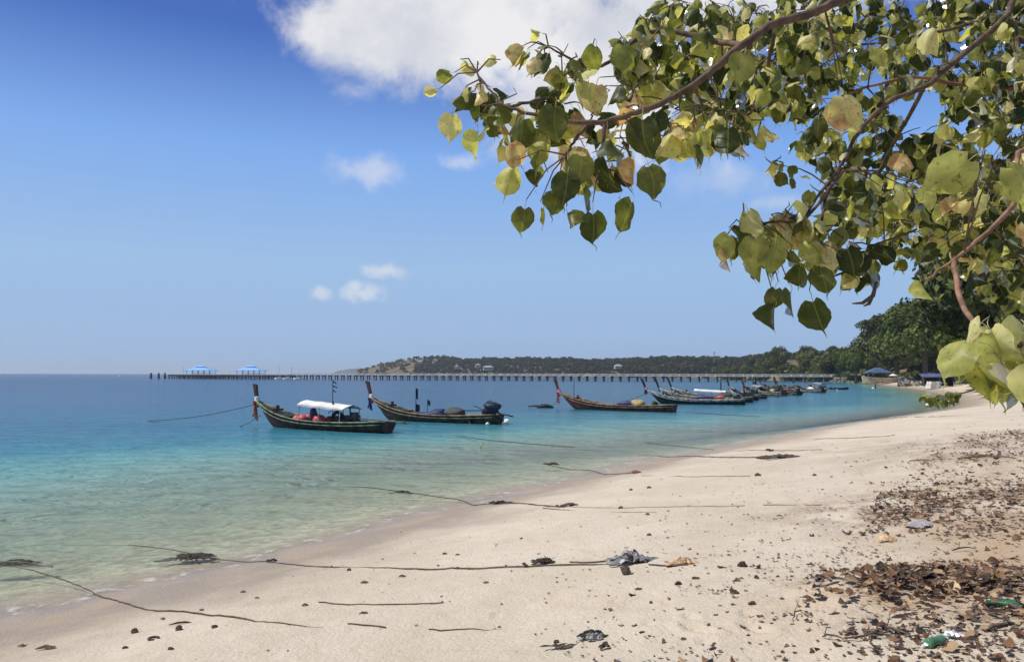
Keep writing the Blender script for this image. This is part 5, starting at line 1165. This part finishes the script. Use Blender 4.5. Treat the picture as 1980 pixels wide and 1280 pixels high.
tangle(1145, 1232, .20, .06, 22, WEED, 'seaweed_heap', 'dark weed heap at the foot of the view left of the footprints', 'seaweed', .009, 13)
tangle(1150, 1236, .18, .05, 12, PLAST, 'plastic_heap', 'grey plastic shreds in the weed heap left of the footprints', 'plastic heap', .009, 14)
tangle(1090, 1252, .22, .02, 16, DRIFT, 'twig_litter', 'flat brown twig litter beside the weed heap', 'twigs', .006, 15)
tangle(1170, 1254, .10, .05, 9, DRIFT, 'twig_litter', 'dark twig tuft in front of the weed heap', 'twigs', .008, 16)
p = gp(928, 36); mb = MB(); mb.tube([(-.12, 0, -.3), (.02, 0, .05), (.18, 0, .28)], [.04, .05, .02], 6); tag(mb.build('floating_stick', mat('yellow_stick', (.35, .33, .14), .7, .2), None, True, p), 'short yellowish stick poking out of the shallows below the olive boat', 'stick')
# single pieces lying on the sand
PIECES = [(260,1223,.075,.04,HUSK,'rounded dark husk nearest the start of the curved rope','husk'),(346,1218,.075,.045,HUSK,'dark half-round husk beside the curved stick','husk'),(415,1213,.06,.025,HUSK,'flat husk close under the curved rope','husk'),(242,1253,.05,.02,HUSK,'small husk in the lower row below the ring','husk'),(330,1255,.045,.02,HUSK,'little husk next to the ring, towards the picture foot','husk'),
 (90,1255,.15,.03,DRIFT,'dark chunk of driftwood in the wet sand corner','driftwood'),(42,1250,.06,.02,DRIFT,'small dark chip left of the driftwood chunk','wood chip'),(390,1180,.05,.02,STONEG,'pebble lying by the rope bend above the husks','pebble'),(470,1145,.06,.025,STONEG,'dark stone in the row above the curved rope','stone'),(497,1156,.05,.015,STONEG,'flat stone just below the dark stone row','stone'),(315,1197,.05,.02,STONEG,'pebble right above the round husk row','pebble'),
 (675,1103,.06,.03,HUSK,'husk touching the long straight rope near its sea end','husk'),(705,1127,.07,.02,DRIFT,'flat wood piece below the long straight rope','wood piece'),(778,1115,.06,.02,DRIFT,'paired wood chips under the middle of the straight rope','wood chip'),(885,1100,.035,.03,STONEG,'round knob on the straight rope','knob'),(940,1127,.05,.02,STONEG,'dark pebble below the straight rope, open sand','pebble'),(860,1071,.06,.02,HUSK,'dark husk on sand above the straight rope','husk'),(885,1073,.05,.015,DRIFT,'thin bark flake next to that dark husk','bark flake'),
 (590,1171,.05,.02,DRIFT,'curled chip at the start of the half buried rope','wood chip'),(703,1186,.06,.015,DRIFT,'forked chip between the two half buried ropes','wood chip'),(1212,1110,.045,.06,DRIFT,'small upright triangular bark piece under the grey heap','bark piece'),(1345,1119,.07,.02,HUSK,'dark boat-shaped husk below the orange scrap','husk'),(1312,1130,.055,.03,HUSK,'curled husk left of the boat-shaped one','husk'),(1435,1095,.09,.05,HUSK,'largest dark husk on the open sand, pointed top','husk'),(1235,1140,.05,.015,DRIFT,'forked twig piece on sand below the heap','twig'),
 (1465,920,.10,.06,DRIFT,'dark lump alone on the sand below the driftwood log','wood lump'),(1575,920,.07,.04,DRIFT,'small lump right of the lone dark one','wood lump'),(1200,983,.07,.04,STONEG,'stone standing on the dry rope','stone'),(1252,995,.06,.03,STONEG,'stone just below the dry rope end','stone'),(1220,948,.07,.04,STONEG,'dark stone on the damp sand between two ropes','stone'),(1255,944,.08,.045,STONEG,'darker stone next to it, further along','stone'),(1255,1035,.06,.03,STONEG,'lone pebble between the dry rope and the straight rope','pebble'),
 (1076,1242,.045,.02,HUSK,'husk left of the weed heap at the view foot','husk'),(1180,1180,.035,.02,STONEG,'lone pebble above the weed heap','pebble'),(1420,1147,.06,.03,HUSK,'dark husk left of the litter, upper one of a pair','husk'),(1455,1168,.055,.025,HUSK,'dark husk left of the litter, lower one of a pair','husk')]
for k, (px, py, w, hh, m_, lab, cat) in enumerate(PIECES):
    p = ground(px, py); mb = MB()
    if cat in ('husk', 'stone', 'pebble', 'knob', 'wood lump'): mb.blob((0, 0, hh*.3), (w*1.25, w, hh*1.6), 200+k, .22, nu=9, nv=6)
    else:
        g = random.Random(k); a = g.uniform(-.4, .4); mb.tube([(-w*.8, -a*w, .004), (-w*.2, .01, hh*.9), (w*.4, a*w*.5, hh*.6), (w*.8, a*w, .004)], [hh*.2, hh*.55, hh*.5, hh*.15], 6, sx=2.2); mb.tube([(0, 0, hh*.5), (w*.4, .06*(1 if a > 0 else -1), hh*.7)], [hh*.35, hh*.15], 5)
    o = mb.build(cat.replace(' ', '_'), m_, None, cat in ('stone', 'pebble'), p); o.rotation_euler.z = random.uniform(-.5, .5); tag(o, lab, cat)
p = ground(297, 1236); mb = MB(); mb.tube([(.05*math.cos(a*.58), .05*math.sin(a*.58), .012) for a in range(10)], .012, 6); tag(mb.build('husk_ring', HUSK, None, True, p), 'dark broken ring lying among the husks', 'ring')
mb = MB(); p = ground(350, 1207); mb.tube([(-.11, -.05, .012), (-.04, .0, .02), (.04, .03, .02), (.11, .03, .012)], [.006, .011, .011, .005], 6); tag(mb.build('curved_stick', DRIFT, None, True, p), 'short curved stick above the husks near the wet sand', 'stick')
def bottle(px, py, L, rad, rz, m_, label, cap):
    p = ground(px, py); r = empty('plastic_bottle', (p.x, p.y, p.z+rad*.7), rz, label, 'bottle')
    mb = MB(); mb.tube([(-L*.5, 0, 0), (-L*.48, 0, 0), (-L*.2, 0, .004), (0, 0, -.003), (L*.2, 0, .003), (L*.33, 0, 0), (L*.42, 0, 0), (L*.45, 0, 0)], [rad*.8, rad, rad*.9, rad, rad*.95, rad*.8, rad*.4, rad*.36], 12); mb.build('bottle_body', m_, r, True)
    mb = MB(); mb.tube([(L*.45, 0, 0), (L*.52, 0, 0)], rad*.42, 10); mb.build('cap', cap, r)
bottle(1812, 1246, .22, .034, .5, GREENB, 'green plastic bottle lying in the litter at the picture foot', WHITEP)
bottle(1945, 1172, .26, .034, -.5, mat('dull_green_bottle', (.04, .16, .09), .3, .3, 10), 'dull green bottle half covered by leaves near the edge of view', GREENB)
tangle(1842, 1232, .10, .035, 9, WHITEP, 'plastic_wrapper', 'crumpled white wrapper beside the green bottle', 'wrapper', .012, 17)
tangle(1790, 1252, .06, .03, 6, WHITEP, 'plastic_wrapper', 'small white shred in front of the green bottle', 'wrapper', .008, 18)
def curl_sheet(px, py, w, l, m_, name, label, cat, rz=0.0):
    p = ground(px, py); mb = MB(); n = 8
    for i in range(n):
        for j in range(n):
            u, v = i/(n-1)-.5, j/(n-1)-.5; wv = w*(1-.5*abs(2*v)**2.2)
            mb.v.append((u*wv, v*l, .012+.022*math.sin(u*4+1)+.022*math.cos(v*5)+.01*math.sin(i*2.3+j*1.9)))
    for i in range(n-1):
        for j in range(n-1): mb.f.append((i*n+j, (i+1)*n+j, (i+1)*n+j+1, i*n+j+1)); mb.m.append(0)
    o = mb.build(name, m_, None, True, (p.x, p.y, p.z+.02)); o.rotation_euler.z = rz; tag(o, label, cat)
curl_sheet(1843, 1140, .10, .26, mat('tan_sheath', (.58, .42, .26), .7, .15, 10), 'dry_leaf_sheath', 'pale tan curled leaf sheath standing out in the brown litter mound', 'leaf sheath', .1)
curl_sheet(1715, 1047, .12, .2, SCRAP, 'dry_leaf_sheath', 'tan curled leaf sheath in the litter above the brown mound', 'leaf sheath', 1.0)
curl_sheet(1775, 1018, .35, .25, mat('lilac_plastic', (.42, .37, .37), .4, .2, 10), 'plastic_sheet', 'faded lilac plastic sheet flattened among the scattered leaves', 'plastic sheet', .3)
# sticks among the litter
def sstick(x0, y0, x1, y1, r, label):
    a, b = ground(x0, y0), ground(x1, y1); mb = MB(); g = random.Random(x0); pts = []
    for i in range(6):
        t = i/5; q = a.lerp(b, t); pts.append((q.x+g.gauss(0, .015), q.y+g.gauss(0, .02), max(hz(q.x, q.y), 0)+r+.01+.02*math.sin(t*3.1)))
    mb.tube(pts, [r*.6, r, r*1.1, r, r*.8, r*.4], 6); mb.tube([pts[2], Vector(pts[2])+Vector((.06, .08, .05))], [r*.6, r*.2], 5); tag(mb.build('stick', DRIFT, None, True), label, 'stick')
sstick(1587, 1236, 1632, 1240, .007, 'dark stick at the picture foot left of the litter mound')
sstick(1632, 1240, 1730, 1232, .008, 'long dark stick lying before the litter mound')
sstick(1700, 1215, 1765, 1238, .009, 'slanting stick left of the green bottle')
sstick(1755, 893, 1800, 892, .012, 'straight thin stick on far sand among scattered leaves')
sstick(1850, 888, 1935, 884, .018, 'long dark stick at the upper edge of the leaf litter')
sstick(1870, 882, 1966, 889, .018, 'grey stick crossing the one at the litter upper edge')
sstick(1835, 1066, 1885, 1062, .008, 'bent pale stick above the litter mound')
sstick(1890, 1140, 1966, 1128, .012, 'dark branch piece behind the tan sheath')
sstick(1915, 1222, 1975, 1216, .014, 'dark branch end at the lower edge of view')
sstick(1530, 1200, 1545, 1180, .005, 'thin upright twig on sand by the husk pair')

# dry leaves: the nearest are single leaves, the rest litter
DRYM = leaf_mat('dry_leaf', [(0.0, (0.030, 0.020, 0.013)), (0.3, (0.10, 0.050, 0.026)), (0.6, (0.21, 0.11, 0.055)), (0.85, (0.33, 0.21, 0.115)), (1.0, (0.44, 0.32, 0.19))], 0.12, False, 0.55)
def dry_leaf(seed):
    g = random.Random(seed+900); fold = g.uniform(-.9, .9); curl = g.uniform(-.9, 1.4); tw_ = g.uniform(-.8, .8)
    ys = [.5, .36, .15, -.1, -.32, -.5]; ws = [.03, .24, .36, .34, .2, .02]; v = []; f = []
    for i, (y, w) in enumerate(zip(ys, ws)):
        for q in (-1, -.4, .4, 1):
            x = q*w; z = fold*abs(x)*.9+curl*.6*y*y+.05*math.sin(i*2+q*3+seed)+tw_*x*y; v.append((x, y, z))
    zm = min(p[2] for p in v); v = [(x, y, z-zm) for x, y, z in v]
    for i in range(5):
        for q in range(3): f.append((i*4+q, (i+1)*4+q, (i+1)*4+q+1, i*4+q+1))
    return np.array(v), np.array(f)
DRY = [dry_leaf(k) for k in range(14)]; DRYME = [np_mesh('dry_leaf', v, f, [DRYM], True) for v, f in DRY]
N = 75000
ang = np.radians(rng.uniform(-14, 40, N)); rad = 3.2*(46/3.2)**rng.random(N)**1.0
x, y = rad*np.sin(ang), rad*np.cos(ang)
e = edge_dist(x, y); cl = fbm(x*1.1+5, y*1.1, 51, 4); cl2 = fbm(x*.35, y*.35, 61, 3)
mound = mounds(x, y)
patch = np.clip((fbm(x*1.9+31, y*1.9, 81, 4)-.36)*5, 0, 1)
dens = np.where(e > 0, (.012+.16*np.clip((cl-.44)*7, 0, 1))+.75*np.clip(mound, 0, 1)**1.3*(.22+.9*patch), (.010+.05*np.clip((cl-.47)*8, 0, 1))*np.exp(e/(.40+.055*rad)))
dens = dens*np.clip(rad/5.0, .45, 2.0)*np.where(rad > 18, .75, 1)*1.15
s_ = shore_dist(x, y); ok = (rng.random(N) < dens*.55) & (s_ > 2.0)
x, y, rad, mound, e = x[ok], y[ok], rad[ok], mound[ok], e[ok]; n = len(x)
x = np.concatenate([x, rng.uniform(-3, 2.6, 60)]); y = np.concatenate([y, rng.uniform(4.4, 16, 60)]); mound = np.concatenate([mound, np.zeros(60)]); n = len(x); rad = np.hypot(x, y)
z = height(x, y)
size = np.clip(np.exp(rng.normal(math.log(.050), .42, n))*(1+.25*np.clip(mound, 0, 1)), .016, .125); size[-60:] *= .55
zoff = rng.random(n)*np.clip(mound, 0, 1)**1.5*.10
order = np.argsort(-size/rad); vs, fs, ts = [], [], []; off = 0; cnt = 0
for i in order:
    k = int(rng.integers(0, 14)); a = rng.uniform(0, 6.28); tone = float(np.clip(rng.normal(.30 if rng.random() < .78 else .8, .2), 0, 1))
    tx, ty = rng.normal()*.28, rng.normal()*.28
    M = Matrix.Rotation(a, 3, 'Z') @ Matrix.Rotation(tx, 3, 'X') @ Matrix.Rotation(ty, 3, 'Y')
    vis = -.62 < math.atan2(x[i], y[i]) < .60 and rad[i] > 4.0
    loc = (x[i], y[i], z[i]+.002+zoff[i]-(.10*size[i] if rng.random() < .6 else 0))
    if cnt < 300 and vis:
        ob = link('dry_leaf', DRYME[k]); ob.matrix_basis = Matrix.Translation(loc) @ M.to_4x4() @ Matrix.Scale(float(size[i]), 4)
        ob['tone_shift'] = tone; tag(ob, 'curled brown dry leaf lying on the sand near the litter', 'dry leaf', 'dry leaves fallen on the sand'); cnt += 1
    else:
        v, f = DRY[k]; vs.append(v @ (np.array(M).T*size[i])+np.array(loc)); fs.append(f+off); ts.append(np.full(len(v), tone)); off += len(v)
lit = link('leaf_litter', np_mesh('leaf_litter', np.concatenate(vs), np.concatenate(fs), [DRYM], True, {'tone': np.concatenate(ts)})); tag(lit, kind='stuff')
print('LEAVES', len(BIGL), 'LITTER', n)

# crumbs of leaf and twig between them
N = 40000
ang = np.radians(rng.uniform(-20, 40, N)); rad = 3.4*(30/3.4)**rng.random(N); x, y = rad*np.sin(ang), rad*np.cos(ang)
e = edge_dist(x, y); cl = fbm(x*1.6+9, y*1.6, 71, 4)
ok = (rng.random(N) < np.where(e > 0, .10+.7*np.clip((cl-.42)*6, 0, 1), .5*np.clip((cl-.42)*6, 0, 1)*np.exp(e/(.8+.06*rad))+.006)) & (shore_dist(x, y) > 2.2)
x, y, rad = x[ok], y[ok], rad[ok]; n = len(x); z = height(x, y)
sz = rng.uniform(.006, .018, n)*(1+rad/18); a = rng.uniform(0, 6.28, n); el = rng.uniform(.25, 1, n)
ca, sa = np.cos(a)*sz, np.sin(a)*sz; zz_ = lambda: z+.003+rng.random(n)*sz*.7
V = np.stack([np.stack([x-ca, y-sa, zz_()], 1), np.stack([x+sa*el, y-ca*el, zz_()], 1), np.stack([x+ca, y+sa, zz_()], 1), np.stack([x-sa*el, y+ca*el, zz_()], 1)], 1).reshape(-1, 3)
cr = link('leaf_crumbs', np_mesh('leaf_crumbs', V, np.arange(n*4).reshape(-1, 4), [DRYM], False, {'tone': np.repeat(np.clip(rng.normal(.3, .2, n), 0, 1), 4)})); tag(cr, kind='stuff')

# ------------------------------------------------------------------ air
mb = MB(); mb.box((0, 0, 37), (31500, 31500, 106))
HZ = bpy.data.materials.new('haze'); HZ.use_nodes = True; hn = HZ.node_tree; hn.nodes.clear()
pv = nd(hn, 'ShaderNodeVolumePrincipled'); pv.inputs['Color'].default_value = (0.80, 0.90, 1.0, 1); pv.inputs['Density'].default_value = 0.00013; pv.inputs['Anisotropy'].default_value = 0.2
ho = nd(hn, 'ShaderNodeOutputMaterial'); hn.links.new(pv.outputs[0], ho.inputs['Volume'])
hzb = mb.build('haze', HZ); tag(hzb, kind='stuff')
